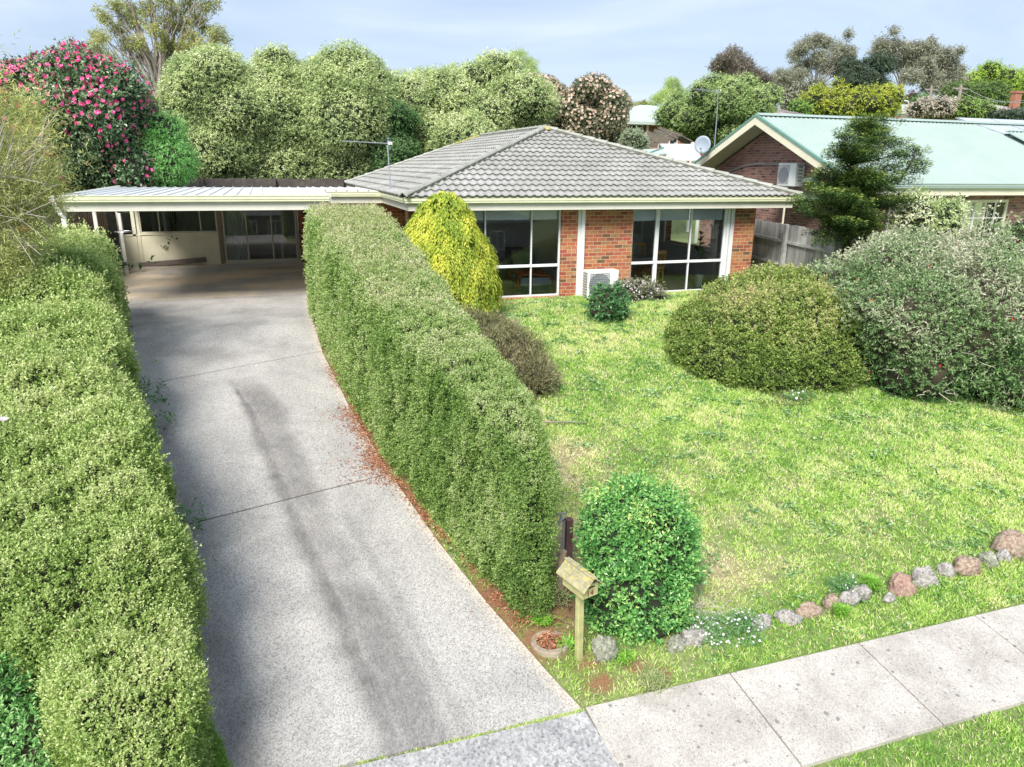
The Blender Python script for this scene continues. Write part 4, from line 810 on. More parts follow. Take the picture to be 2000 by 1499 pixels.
# ================================================================== NEIGHBOUR'S HOUSE
MGRF = plain('pale_green_metal_roof', (.36, .45, .4), .42, .05, .5, 10, metal=.15, bmp=.02, dirt=(.4, .5, .44), dirt_amt=.5); MGRD = plain('green_trim', (.16, .3, .24), .4, .08)
K = thing('neighbour_house', 'dark red-brown brick house with a pale green metal roof and cream barge boards at right', 'house', (20, 21, 0))
NX0, NX1, NY0, NY1, NZE, NYR, NZR = 16., 36., 17.2, 27.0, 2.93, 22.1, 5.05
s = MB(); s.box(16.9, NX1, 17.85, 18.05, -.6, 1.3); s.box(16.9, 20.82, 17.85, 18.05, 1.3, 2.9); s.box(22.72, NX1, 17.85, 18.05, 1.3, 2.9); s.box(20.82, 22.72, 17.85, 18.05, 2.44, 2.9)
s.prism([(16.9, 18.05, -.4), (16.9, 26.4, -.4), (16.9, 26.4, 2.95), (16.9, NYR, NZR-.2), (16.9, 18.05, 3.1)], (.2, 0, 0)); s.box(NX1-.2, NX1, 18.05, 26.4, -.4, 2.9); s.box(17.1, NX1, 26.2, 26.4, -.4, 2.9); s.build('wall', MBRICKD, K)
s = MB(); n = int((NX1-NX0)/.095); vs = []; 
def corr(x0, x1, y0, z0, y1, z1, per=.19, h=.018, thick=.01):
    n = int((x1-x0)/per*6); xs_ = np.linspace(x0, x1, n+1); hh = h*np.cos(xs_/per*2*pi); V = np.vstack([np.stack([xs_, 0*xs_+y0, z0+hh], 1), np.stack([xs_, 0*xs_+y1, z1+hh], 1), np.stack([xs_, 0*xs_+y0, z0+hh-thick], 1), np.stack([xs_, 0*xs_+y1, z1+hh-thick], 1)])
    a = np.arange(n); m_ = n+1; F = np.vstack([np.stack([a, a+1, a+1+m_, a+m_], 1), np.stack([a+2*m_, a+1+2*m_, a+1, a], 1), np.stack([a+1+2*m_, a+2*m_, a+3*m_, a+1+3*m_], 1)]); return V, F
V, F = corr(NX0, NX1, NY0, NZE, NYR, NZR); np_mesh('roof', V, F, MGRF, K, smooth=False)
V, F = corr(NX0, NX1, NY1, NZE, NYR, NZR); np_mesh('roof', V, F, MGRF, K, smooth=False)
s = MB(); s.prism([(NX0, NYR-.2, NZR-.03), (NX0, NYR, NZR+.06), (NX0, NYR+.2, NZR-.03), (NX0, NYR, NZR+.02)], (NX1-NX0, 0, 0)); s.build('ridge_cap', MGRF, K)
s = MB()
for y_, ze in ((NY0, NZE), (NY1, NZE)): s.prism([(NX0-.02, y_, ze-.06), (NX0-.02, NYR, NZR-.06), (NX0-.02, NYR, NZR-.32), (NX0-.02, y_, ze-.3)], (-.035, 0, 0))
s.build('barge_board', MCREAM, K)
s = MB()
for y_, ze in ((NY0-.03, NZE), (NY1+.03, NZE)): s.prism([(NX0-.075, y_, ze+.01), (NX0-.075, NYR, NZR+.02), (NX0-.075, NYR, NZR-.07), (NX0-.075, y_, ze-.08)], (.1, 0, 0))
s.build('barge_capping', MGRD, K)
s = MB(); s.prism([(NX0, NY0+.1, NZE-.12), (NX0, NYR, NZR-.12), (NX0, NYR, NZR-.14), (NX0, NY0+.1, NZE-.14)], (.9, 0, 0)); s.prism([(NX0, NYR, NZR-.12), (NX0, NY1-.1, NZE-.12), (NX0, NY1-.1, NZE-.14), (NX0, NYR, NZR-.14)], (.9, 0, 0)); s.box(NX0, NX1, 17.25, 17.85, 2.63, 2.65); s.build('soffit', plain('soffit_cream', (.5, .49, .38), .6, .05), K)  # soffit in a duller cream than the barge boards
s = MB(); s.box(NX0, NX1, 17.2, 17.24, 2.6, 2.84); s.build('fascia', MCREAM, K); s = MB(); gutter(s, (NX0, 17.2), (NX1, 17.2), (0, -1), 2.79); s.build('gutter', MGRF, K)
s = MB(); s.add([(26.1, 20.3, 4.34), (26.1, 17.2, 2.99), (36, 17.2, 2.99), (36, 20.3, 4.34)], [(0, 1, 2, 3)]); 
fo = window(K, 20.82, 22.72, 1.3, 2.44, 17.8, (21.77,), None, MCREAM, MGLASSD, fr=.09, thick={0: .08})
s = MB()
for x_ in (21.33, 22.2): s.box(x_-.016, x_+.016, 17.79, 17.83, 1.39, 2.35)
s.box(20.9, 22.64, 17.792, 17.828, 1.86, 1.89); s.build('glazing_bar', MWHITE, fo)
s = MB(); s.box(20.8, 22.7, 18.3, 18.34, 1.2, 2.6); s.build('curtain', MGREY, fo)
# gable-wall services
s = MB(); s.tube([(16.86, 21.45, 3.45), (16.86, 22.9, 3.47), (16.86, 23.6, 3.42), (16.86, 25.2, 3.1)], .03, 7); s.tube([(16.86, 21.5, 3.44), (16.86, 21.62, 3.2), (16.86, 21.65, 2.4)], .016, 6); s.build('conduit', MGREY, K)
s = MB(); s.tube([(16.8, 20.4, 2.95), (16.8, 20.05, 3.0), (16.78, 19.8, 2.98), (16.76, 19.72, 2.85), (16.75, 19.7, 2.5)], .065, 10); s.build('duct', MWHITE, K, smooth=True)
s = MB(); s.tube([(16.86, 19.75, 3.55), (16.86, 19.75, 2.9)], .02, 6); s.build('pipe', MBARKD, K)
s = MB(); s.box(16.82, 16.88, 18.9, 18.94, -.4, 2.6); s.box(17.9, 17.97, 17.8, 17.86, -.5, 2.6); s.build('downpipe', MWHITE, K)
V, F = corr(15.2, 16.9, 19.2, 2.42, 21.2, 2.55); np_mesh('lean_to_roof', V, F, MGRF, K); s = MB(); s.box(15.3, 15.34, 19.3, 19.34, -.2, 2.42); s.build('lean_to_post', MCREAM, K)
# cross wing at the far right with the solar array
V, F = corr(25.6, 36, 18.6, 3.62, 20.9, 4.62); 
MSOL = plain('solar_panel_glass', (.5, .55, .62), .12, .06, 1, 4, bmp=0)
t = thing('solar_array', 'tilted row of bluish solar panels along the ridge of the green metal roof', 'solar panels', (26, 22.4, 5.0))
P0 = at(1866, 233, 22.6); P1 = at(1962, 266, 21.0); ux = np.array([1., 0, .0]); uv = P1-P0
s = MB(); fr = MB()
for k in range(6):
    a0 = P0+ux*(1.72*k); q = [a0, a0+ux*1.70, a0+ux*1.70+uv, a0+uv]
    s.prism([tuple(v_+[0, 0, .06]) for v_ in q], (0, 0, -.035)); fr.bar(tuple(a0+[0, 0, .05]), tuple(a0+uv+[0, 0, .05]), .03, .05); 
fr.bar(tuple(P0+uv+[0, 0, .05]), tuple(P0+uv+ux*10.3+[0, 0, .05]), .03, .05); fr.bar(tuple(P0+uv*.3+[0, 0, -.03]), tuple(P0+uv*.3+ux*10.3+[0, 0, -.03]), .04, .06)
s.build('panel', MSOL, t); fr.build('frame', MSTEEL, t)
V, F = corr(25.9, 36, 17.4, 3.1, 20.9, 4.66); V[:, 2] += .04; np_mesh('roof', V, F, MGRF, K)
s = MB(); s.bar((25.9, 17.3, 3.06), (25.9, 20.95, 4.72), .1, .03); s.bar((25.9, 20.9, 4.72), (36, 20.9, 4.72), .16, .03); s.build('ridge_cap', MGRF, K)
aircon('air_conditioner', 'white air conditioner mounted high on the neighbouring gable wall', 16.5, 16.86, 20.45, 21.35, 2.72, 3.5, '-x', False)
# satellite dish
t = thing('satellite_dish', 'grey-blue satellite dish on the rear edge of the green gable roof', 'satellite dish', tuple(at(1375, 300, 24.6)))
c0 = at(1372, 283, 24.6); s = MB(); n = 28; nd = unit((EYE-c0+np.array([-6, 0, 6]))[None])[0]; a_ = unit(np.cross(nd, [0, 0, 1])[None])[0]; b_ = np.cross(nd, a_); vs = [tuple(c0-nd*.06)]
for rr in (.12, .22, .3):
    for k in range(n): th = 2*pi*k/n; vs.append(tuple(c0+a_*rr*cos(th)+b_*rr*1.08*sin(th)-nd*(.06-.06*(rr/.3)**2)))
fs = [(0, 1+k, 1+(k+1) % n) for k in range(n)]
for l in range(2): fs += [(1+l*n+k, 1+(l+1)*n+k, 1+(l+1)*n+(k+1) % n, 1+l*n+(k+1) % n) for k in range(n)]
s.add(vs, fs); o = s.build('reflector', plain('dish_paint', (.27, .32, .38), .5, .06), t, smooth=True); so = o.modifiers.new('s', 'SOLIDIFY'); so.thickness = .012
s = MB(); s.tube([tuple(c0-nd*.07), tuple(c0-nd*.2-np.array([0, 0, .1])), tuple(at(1385, 310, 24.8))], .025, 7); s.tube([tuple(c0+b_*.3), tuple(c0+nd*.32+b_*.2)], .012, 5); s.build('arm', MSTEEL, t); s = MB(); q = c0+nd*.32+b_*.2; s.box(q[0]-.03, q[0]+.03, q[1]-.04, q[1]+.04, q[2]-.03, q[2]+.03); s.build('receiver', MGREY, t)
t = thing('radio_mast', 'very thin pale aerial mast rising behind the satellite dish', 'antenna', tuple(at(1394, 285, 26))); s = MB(); s.tube([tuple(at(1394, 300, 26)), tuple(at(1400, 230, 26)), tuple(at(1403, 172, 26))], [.022, .018, .01], 6); s.build('mast', MSTEEL, t)
s = MB(); s.tube([tuple(at(1355, 174, 26)), tuple(at(1412, 180, 26))], .01, 4)
for k in range(8): q = at(1357+k*7, 174.5+k*.8, 26); s.tube([(q[0], q[1]-.25, q[2]), (q[0], q[1]+.25, q[2])], .007, 4)
s.build('elements', MSTEEL, t)
# ================================================================== HOUSES AND SHEDS BEHIND
def hip_house(name, label, x0, x1, y0, y1, ze, zr, mr, mw, z0, hipw=None, over=.5, ws=(), cat='house', roofname='roof'):
    t = thing(name, label, cat, ((x0+x1)/2, y0, z0)); s = MB(); s.box(x0, x1, y0, y1, z0-1, ze); s.build('wall', mw, t)
    X0, X1, Y0, Y1 = x0-over, x1+over, y0-over, y1+over; h = hipw if hipw is not None else (Y1-Y0)/2; ym = (Y0+Y1)/2; s = MB()
    s.add([(X0, Y0, ze), (X1, Y0, ze), (X1, Y1, ze), (X0, Y1, ze), (X0+h, ym, zr), (X1-h, ym, zr)], [(0, 1, 5, 4), (1, 2, 5), (2, 3, 4, 5), (3, 0, 4), (3, 2, 1, 0)]); s.build(roofname, mr, t)
    s = MB(); s.box(X0, X1, Y0-.1, Y0, ze-.16, ze+.02); s.box(X0-.1, X0, Y0-.1, Y1, ze-.16, ze+.02); s.build('gutter', mr, t)
    for a_, b_, c_, d_ in ws:
        f = MB(); f.box(a_, b_, y0-.05, y0+.02, c_, d_); fo_ = f.build('window', MWHITE, t); g = MB(); g.quad((a_+.08, y0-.056, c_+.08), (b_-.08, y0-.056, c_+.08), (b_-.08, y0-.056, d_-.08), (a_+.08, y0-.056, d_-.08)); g.build('pane', MGLASSP, fo_)
    return t
MGLASSP, _n, _l, _p = mat('dark_pane'); _p.inputs['Base Color'].default_value = (.03, .035, .04, 1); _p.inputs['Roughness'].default_value = .08
MBRFAR = brick('far_red_brick', [(.3, .1, .06), (.42, .15, .09), (.36, .13, .08)], (.4, .3, .24)); MREDR = plain('red_roof', (.5, .13, .1), .6, .1, 1, 10); MBEIR = plain('beige_roof', (.42, .36, .33), .6, .1, 1, 10); MGRW = plain('white_green_roof', (.45, .53, .47), .5, .05, .6, 5); MWR = plain('white_roof', (.68, .7, .72), .5, .04)
q0 = at(1205, 238, 45); q1 = at(1345, 238, 45)
hip_house('far_house', 'red brick house with a pale green hipped roof up the rise behind the tiled roof', q0[0]-1.5, q1[0]+5, 45, 54, q0[2], at(1300, 206, 49)[2], MGRW, MBRFAR, 2.2, 6, .5, [(at(1228, 245, 45)[0], at(1255, 245, 45)[0], 3.6, at(1240, 243, 45)[2]), (at(1308, 245, 45)[0], at(1325, 245, 45)[0], 3.8, at(1240, 243, 45)[2])])
s = MB()
for px in (1264, 1289): q = at(px, 250, 44.9); s.box(q[0]-.06, q[0]+.06, 44.8, 44.92, 2, q[2]+.35)
o = s.build('veranda_post', MWHITE, base=(at(1264, 250, 44.9)[0], 44.9, 2)); o.parent = bpy.data.objects['far_house']; o.location = (0, 0, 0)
b_ = np.array(bpy.data.objects['far_house'].location) ; o.location = Vector((at(1264, 250, 44.9)[0], 44.9, 2))-Vector(b_)
# white shade roof and timber pergola between the houses
t = thing('patio_roof', 'white sheet patio roof sloping between the tiled roof and the green gable', 'roof', tuple(at(1330, 310, 30)*[1, 1, 0])); s = MB()
A, B, C_, D_ = at(1288, 281, 33), at(1356, 282, 33), at(1372, 312, 29.5), at(1310, 312, 29.5)
s.prism([tuple(A), tuple(B), tuple(C_), tuple(D_)], (0, 0, -.05)); s.build('roof_sheet', MWR, t); s = MB(); s.bar(tuple(A-[0, 0, .08]), tuple(D_-[0, 0, .08]), .06, .16); s.build('fascia', MGRD, t); s = MB()
for q in (C_, D_, A, B): s.box(q[0]-.05, q[0]+.05, q[1]-.05, q[1]+.05, zgs(q[0], q[1]), q[2]-.06)
s.build('post', MWHITE, t)
t = thing('patio_roof', 'small pale patio roof with a green edge just behind the right hip of the tiled roof', 'roof', tuple(at(1280, 300, 28)*[1, 1, 0])); s = MB()
A, B, C_, D_ = at(1256, 292, 31), at(1296, 290, 31), at(1303, 300, 29), at(1262, 303, 28.5); s.prism([tuple(A), tuple(B), tuple(C_), tuple(D_)], (0, 0, -.05)); s.build('roof_sheet', MGRW, t); s = MB(); s.bar(tuple(B), tuple(D_), .06, .12); s.build('edge_trim', MGRD, t); s = MB()
for q in (C_, D_): s.box(q[0]-.05, q[0]+.05, q[1]-.05, q[1]+.05, zgs(q[0], q[1]), q[2]-.06)
s.build('post', MWHITE, t)
t = thing('pergola', 'old open timber pergola with a ragged thatched top and green shade strip', 'pergola', tuple(at(1310, 280, 37)*[1, 1, 0])); s = MB(); MOLDT = plain('old_thatch', (.2, .17, .13), .95, .35, 8, 50, bmp=.8)
pk_ = at(1317, 262, 37); e0 = at(1252, 290, 36); e1 = at(1358, 284, 36.5)
for k in range(26):
    q = k/25; a_ = e0*(1-q)+pk_*q; s.bar(tuple(a_+[0, -.8, random.uniform(-.05, .05)-.1]), tuple(a_+[random.uniform(-.2, .2), 1.6, .4]), .05, .07)
for k in range(16):
    q = k/15; a_ = e1*(1-q)+pk_*q; s.bar(tuple(a_+[0, -.4, 0]), tuple(a_+[0, 1.4, .2]), .05, .06)
s.bar(tuple(e0), tuple(pk_), .12, .14); s.bar(tuple(e1), tuple(pk_), .12, .14); s.build('rafter', MOLDT, t); s = MB()
for px in (1262, 1319, 1352): q = at(px, 288, 36.3); s.box(q[0]-.07, q[0]+.07, q[1]-.07, q[1]+.07, zgs(q[0], q[1])-.2, q[2]+.25)
s.build('post', MWHITE, t); s = MB(); a_, c_ = at(1256, 276, 37), at(1312, 262, 37); s.prism([tuple(a_), tuple(c_), tuple(c_+[0, 1.2, .1]), tuple(a_+[0, 1.2, .1])], (0, 0, -.04)); s.build('shade_strip', plain('green_shade', (.03, .28, .18), .6, .1), t)
# far roofs on the rise at right
def px_house(name, label, pxl, pxr, pye, pyr, Y, dep, mr, mw, over=.5, hipw=None):
    a_, c_ = at(pxl, pye, Y), at(pxr, pye, Y); zr = at((pxl+pxr)/2, pyr, Y+dep/2)[2]; return hip_house(name, label, a_[0], c_[0], Y, Y+dep, (a_[2]+c_[2])/2, zr, mr, mw, zgs(a_[0], Y), hipw, over)
px_house('far_house', 'far house with a bright red roof showing between the yellow trees and the green ridge', 1640, 1790, 236, 212, 62, 9, MREDR, MBRFAR)
px_house('far_house', 'far pale building with a long whitish green roof beyond the red roof', 1700, 1880, 222, 205, 78, 10, MGRW, MWALLI, .4, 2)
px_house('far_house', 'far house with a low pinkish beige roof behind the small rounded tree', 1505, 1575, 227, 214, 52, 8, MBEIR, MBRFAR)
px_house('far_house', 'far house with a grey-brown roof at the right margin below the power lines', 1930, 2060, 222, 207, 66, 9, MBEIR, MBRFAR)
s = MB(); q = at(1987, 178, 68); s.box(q[0]-.5, q[0]+.5, q[1]-.3, q[1]+.3, q[2]-2.4, q[2]); s.box(q[0]-.6, q[0]+.6, q[1]-.4, q[1]+.4, q[2]-.25, q[2]-.05); o = s.build('chimney', MBRFAR, base=tuple(q-[0, 0, 2])); o.parent = bpy.data.objects['far_house.003']; o.location = Vector(tuple(q-[0, 0, 2]))-o.parent.location
def pole(label, px, pyt, pyb, Y, r):
    q, c_ = at(px, pyt, Y), at(px-4, pyb, Y); t = thing('power_pole', label, 'power pole', tuple(c_)); s = MB(); s.tube([tuple(c_-[0, 0, 3]), tuple(q)], [r*1.2, r*.85], 9); s.build('pole', MBARK, t); s = MB(); s.box(q[0]-1., q[0]+1., q[1]-.07, q[1]+.07, q[2]-.5, q[2]-.36); s.build('crossarm', MBARK, t); return q
pa_ = pole('slender power pole, the left and farther of the pair', 1820, 168, 202, 74, .17); pb_ = pole('thicker power pole, the right and nearer of the pair', 1877, 165, 215, 64, .18)
s = MB()
for dz, dx in ((-.35, -.9), (-.35, .9)):
    p3 = [pa_+[dx, 0, dz], pb_+[dx, 0, dz], at(2060, 186, 50)+[dx, 0, 0]]
    for u0, u1 in zip(p3[:-1], p3[1:]): s.tube([tuple(u0*(1-q)+u1*q-[0, 0, 1.0*4*q*(1-q)]) for q in np.linspace(0, 1, 12)], .025, 4)
o = s.build('power_line', MGREY, base=tuple(pb_)); tag(o, 'sagging power lines strung between the two poles', 'power line')
t = thing('street_lamp', 'small curved street lamp above the far whitish roof', 'street lamp', tuple(at(1775, 212, 70))); s = MB(); s.tube([tuple(at(1775, 225, 70)), tuple(at(1775, 203, 70)), tuple(at(1773, 198, 70)), tuple(at(1767, 197, 70))], .07, 6); s.build('pole', MWHITE, t)
# house across the street, behind the camera (seen only mirrored in the front windows)
MDRKR = plain('charcoal_roof', (.07, .07, .075), .6, .1); MBRK2 = brick('dark_brown_brick', [(.08, .05, .04), (.13, .08, .06), (.16, .1, .07)], (.15, .13, .11))
hip_house('opposite_house', 'low charcoal-roofed house on the other side of the street, mirrored in the front windows', -4, 7, -31, -23, -1.5, .2, MDRKR, MBRK2, -4.55, 4)
hip_house('opposite_house', 'second charcoal-roofed house across the street with a projecting wing', 9.5, 22, -33, -25, -1.3, .7, MDRKR, MBRK2, -4.55, 4)
for nm in ('opposite_house', 'opposite_house.001'):
    r_ = bpy.data.objects[nm]; s = MB(); x_ = r_.location.x; y1 = -23 if nm[-1] == 'e' else -25
    for dx in (-3.6, -1.2, 2.4): s.box(x_+dx, x_+dx+1.4, y1, y1+.06, -3.6, -2.0)
    s.build('window', MWHITE, r_); s = MB()
    for dx in (-3.6, -1.2, 2.4): s.box(x_+dx+.1, x_+dx+.66, y1+.06, y1+.07, -3.5, -2.1); s.box(x_+dx+.74, x_+dx+1.3, y1+.06, y1+.07, -3.5, -2.1)
    s.build('pane', MGLASSP, bpy.data.objects[nm].children[-1] if False else r_)
# ================================================================== LETTERBOX, POSTS, STONES
MLBOX = plain('mossy_treated_pine', (.46, .45, .2), .85, .2, 8, 60, bmp=.4, dirt=(.3, .33, .12), dirt_amt=.5); MLROOF = plain('lichened_boards', (.36, .33, .2), .9, .3, 14, 70, bmp=.7, dirt=(.68, .55, .04), dirt_amt=1.)
bx, by = 2.56, 5.5; bz = zgs(bx, by); t = thing('letterbox', 'timber letterbox shaped like a little house, numbered 14, on a mossy green post', 'letterbox', (0, 0, 0))
hb = .80; s = MB(); s.box(-.036, .036, -.03, .03, -.2, hb); s.build('post', MLBOX, t, bevel=.008)
l0, l1, wd, hh_ = -.165, .165, .095, .14
s = MB(); s.box(-wd, wd, l0, l1, hb, hb+.015); s.box(-wd, -wd+.015, l0, l1, hb+.015, hb+hh_); s.box(wd-.015, wd, l0, l1, hb+.015, hb+hh_); s.box(-wd+.015, wd-.015, l1-.015, l1, hb+.015, hb+hh_)
s.box(-wd+.015, wd-.015, l0, l0+.015, hb+.015, hb+.092); s.box(-wd+.015, -wd+.035, l0, l0+.015, hb+.092, hb+.115); s.box(wd-.035, wd-.015, l0, l0+.015, hb+.092, hb+.115); s.box(-wd+.015, wd-.015, l0, l0+.015, hb+.115, hb+hh_); s.build('box', MLBOX, t, bevel=.003)
s = MB(); s.box(-wd+.03, wd-.03, l0+.03, l0+.04, hb+.02, hb+hh_-.005); s.build('slot', MDARK, t)
s = MB(); s.prism([(-wd+.01, l1-.02, hb+hh_), (wd-.01, l1-.02, hb+hh_), (0, l1-.02, hb+hh_+.08)], (0, .015, 0)); s.prism([(-wd+.01, l0+.05, hb+hh_), (wd-.01, l0+.05, hb+hh_), (0, l0+.05, hb+hh_+.08)], (0, .012, 0)); s.build('gable', MLBOX, t)
s = MB(); e = .135
for sg in (-1, 1):
    for k in range(3):
        a0, a1 = k/3, (k+1)/3-.02; s.add([], [])
        P_a = lambda q, y_, dz: (sg*e*(1-q), y_, hb+hh_-.03+.125*q+dz)
        s.prism([P_a(a0, l0-.07, .0), P_a(a1, l0-.07, .006), P_a(a1, l0-.07, .02), P_a(a0, l0-.07, .016)], (0, l1-l0+.13, 0))
s.box(-.03, .0, l0-.075, l1+.065, hb+hh_+.098, hb+hh_+.113); s.box(.0, .03, l0-.075, l1+.065, hb+hh_+.092, hb+hh_+.108); s.build('roof', MLROOF, t, bevel=.003)
cu = bpy.data.curves.new('n', 'FONT'); cu.body = '14'; cu.size = .08; cu.extrude = .003; cu.align_x = 'CENTER'; cu.space_character = 1.15
tmp = bpy.data.objects.new('tmp', cu); COL.objects.link(tmp); dg = bpy.context.evaluated_depsgraph_get(); me = bpy.data.meshes.new_from_object(tmp.evaluated_get(dg)); bpy.data.objects.remove(tmp)
o = bpy.data.objects.new('house_number', me); COL.objects.link(o); me.materials.clear(); me.materials.append(plain('faded_red_number', (.22, .09, .05), .8, .3, 20, 90)); o.parent = t; BASE[o.name] = np.zeros(3); o.location = (-.005, l0-.003, hb+.022); o.rotation_euler = (pi/2, 0, 0)
t.scale = (.94, .94, .94); t.location = (bx, by, bz); t.rotation_euler = (0, radians(-1.5), radians(14)); 
MWEATH = plain('weathered_post_wood', (.34, .27, .19), .9, .3, 9, 60, bmp=.7, dirt=(.16, .13, .1), dirt_amt=.5)
s = MB(); q = (2.74, 6.45, zgs(2.7, 6.45)); s.tube([(q[0], q[1], q[2]-.1), (q[0]+.02, q[1]+.01, q[2]+.48)], [.055, .05], 10); s.build('post', MWEATH, base=q); tag(bpy.data.objects[-1] if False else [o_ for o_ in bpy.data.objects if o_.name.startswith('post') and o_.parent is None][0], 'short weathered round timber stump post between the hedge end and the letterbox', 'post')
t = thing('garden_tap', 'black garden tap on a purplish brown post tucked beside the round bush', 'tap', (2.98, 6.8, zgs(2.98, 6.8))); z_ = zgs(2.98, 6.8)
s = MB(); s.box(2.94, 3.02, 6.77, 6.85, z_-.1, z_+.62); s.build('post', plain('purple_brown_post', (.13, .07, .07), .8, .2, 4, 40), t, bevel=.006)
s = MB(); s.tube([(2.9, 6.77, z_), (2.9, 6.77, z_+.64), (2.88, 6.74, z_+.68), (2.82, 6.7, z_+.66), (2.8, 6.68, z_+.6)], .016, 7); s.tube([(2.84, 6.72, z_+.68), (2.84, 6.72, z_+.74)], .012, 6); s.bar((2.79, 6.72, z_+.745), (2.89, 6.72, z_+.745), .02, .015); s.build('pipe', MGREY, t)
# drain ring
t = thing('concrete_ring', 'round concrete ring set in the ground, filled with brown leaf litter, by the driveway', 'concrete ring', (2.36, 5.76, zgs(2.36, 5.76))); z_ = zgs(2.36, 5.76)
s = MB(); n = 30; s.lathe((2.36, 5.76, z_-.03), [(.13, -.02), (.13, .03), (.138, .04), (.18, .038), (.192, .028), (.2, -.02)], 30); s.build('rim', plain('ring_concrete', (.34, .28, .21), .9, .15, 6, 80, bmp=.5, dirt=(.2, .13, .08), dirt_amt=.9), t)
s = MB(); s.lathe((2.36, 5.76, z_-.03), [(.13, .02), (.0, .03)], 24); s.build('fill', plain('litter_soil', (.16, .09, .055), .95, .4, 20, 90, bmp=.9), t)
MLIT = leaf('leaf_litter', [(.1, .045, .025), (.24, .1, .055), (.34, .15, .08), (.42, .25, .15)], .1, .8, .1)
def litter(label, polys, seed, name='leaf_litter'):
    rng = np.random.RandomState(seed); P = []
    for (x0, y0, x1, y1, wdt, n) in polys:
        q = rng.rand(n); off = np.abs(rng.normal(size=n))*wdt; x_ = x0+(x1-x0)*q-off; y_ = y0+(y1-y0)*q+rng.normal(size=n)*.05; P.append(np.stack([x_, y_], 1))
    P = np.vstack(P); cl = sn(np.c_[P*1., 0*P[:, 0]], 1.1, seed, 3); P = P[rng.rand(len(P)) < np.clip(.5+.9*cl, .05, 1)]
    Z = zg(P[:, 0], P[:, 1])+.028+.012*rng.rand(len(P)); P3 = np.c_[P, Z]; D = rng.normal(size=(len(P), 3)); D[:, 2] *= .12; Nn = rng.normal(size=(len(P), 3))*.3+[0, 0, 1]
    o = leaf_mesh(name, P3, D, Nn, .035*(.6+.9*rng.rand(len(P))), .012*(.6+.8*rng.rand(len(P))), MLIT, None, rng.rand(len(P)), .1); tag(o, label, 'leaf litter', None, 'stuff'); return o
litter('drifts of reddish brown fallen leaves along the driveway edge under the clipped hedge', [(1.2, 10.8, 1.36, 9.3, .13, 1800), (.98, 13.8, 1.2, 10.8, .1, 1500), (1.25, 10.9, 1.45, 9.0, .3, 1500), (1.1, 12.4, 1.2, 11., .25, 900), (1.42, 9.2, 1.95, 7.0, .07, 1300), (2.0, 6.9, 2.3, 6.0, .08, 900), (.9, 16, .95, 13.8, .06, 300), (2.3, 6.5, 2.55, 6.1, .2, 500)], 5)
rng = np.random.RandomState(2); n = 260; r_ = .14*np.sqrt(rng.rand(n)); a_ = rng.rand(n)*6.28; P = np.c_[2.36+r_*np.cos(a_), 5.76+r_*np.sin(a_), z_+.005+.02*rng.rand(n)]
D = rng.normal(size=(n, 3)); D[:, 2] *= .3; leaf_mesh('dry_leaves', P, D, rng.normal(size=(n, 3))*.3+[0, 0, 1], np.full(n, .04), np.full(n, .014), MLIT, t, rng.rand(n))
# stones
def rock_mat(name, stops, sc=26):
    m, N_, L_, p = mat(name); P_ = pos(N_); n1 = noise(N_, L_, P_, sc, 7, .75, .4); r1 = ramp(N_, stops); L_.new(n1.outputs['Fac'], r1.inputs[0]); L_.new(r1.outputs[0], p.inputs['Base Color']); p.inputs['Roughness'].default_value = .95
    n2 = noise(N_, L_, P_, sc*1.6, 5, .7); bump(N_, L_, n2.outputs['Fac'], p, .9, .012); return m
RG = rock_mat('grey_stone', [(.32, (.06, .055, .05)), (.45, (.24, .22, .2)), (.58, (.45, .43, .4)), (.7, (.3, .2, .14))]); RB = rock_mat('brown_stone', [(.3, (.08, .06, .045)), (.45, (.25, .17, .12)), (.58, (.42, .34, .27)), (.72, (.3, .22, .13))]); RR = rock_mat('reddish_stone', [(.3, (.14, .08, .07)), (.48, (.33, .2, .17)), (.65, (.45, .34, .24))]); RM = rock_mat('mossy_stone', [(.3, (.08, .08, .05)), (.5, (.26, .27, .2)), (.66, (.48, .47, .4))])
rocks = [  # x, y, rx, ry, rz, mat, label
 (8.50, 5.70, .20, .15, .17, RB, 'large grey-brown stone at the right margin, last of the stone edging'),
 (8.24, 5.62, .09, .07, .09, RG, 'small pale speckled stone just left of the last large stone'),
 (7.98, 5.60, .12, .09, .10, RM, 'low mossy greenish stone between the small speckled stone and the orange-brown boulder'),
 (7.62, 5.56, .17, .13, .14, RB, 'rounded orange-brown boulder in the stone edging'),
 (7.25, 5.55, .12, .08, .12, RG, 'grey pitted stone with a pointed top, left of the orange-brown boulder'),
 (6.90, 5.50, .16, .10, .15, RG, 'broad grey boulder with rusty streaks, right of the reddish one'),
 (6.52, 5.48, .17, .12, .17, RR, 'smooth reddish purple boulder, the only one of that colour'),
 (6.25, 5.36, .11, .06, .07, RG, 'low flat grey stone in front of the reddish boulder'),
 (5.99, 5.50, .12, .09, .13, RG, 'dark pitted stone beside the bright green grass tuft'),
 (5.78, 5.46, .12, .08, .10, RG, 'grey pitted stone touching the dark one, beneath the white flowers'),
 (5.55, 5.48, .10, .08, .09, RB, 'small pinkish brown stone alone in the grass between two grass tufts'),
 (5.22, 5.42, .15, .07, .09, RB, 'long rusty brown stone lying in the grass'),
 (4.93, 5.40, .13, .07, .08, RG, 'long grey stone end to end with the rusty one'),
 (4.60, 5.40, .12, .07, .07, RG, 'low dark stone at the right end of the white flower patch'),
 (3.78, 5.42, .15, .09, .08, RG, 'half-buried grey stone at the left end of the white flower patch'),
 (3.55, 5.37, .12, .08, .08, RM, 'half-buried pale stone beside the foot of the round bush'),
 (2.80, 5.47, .15, .12, .15, RM, 'big pitted grey-green stone right beside the letterbox post')]
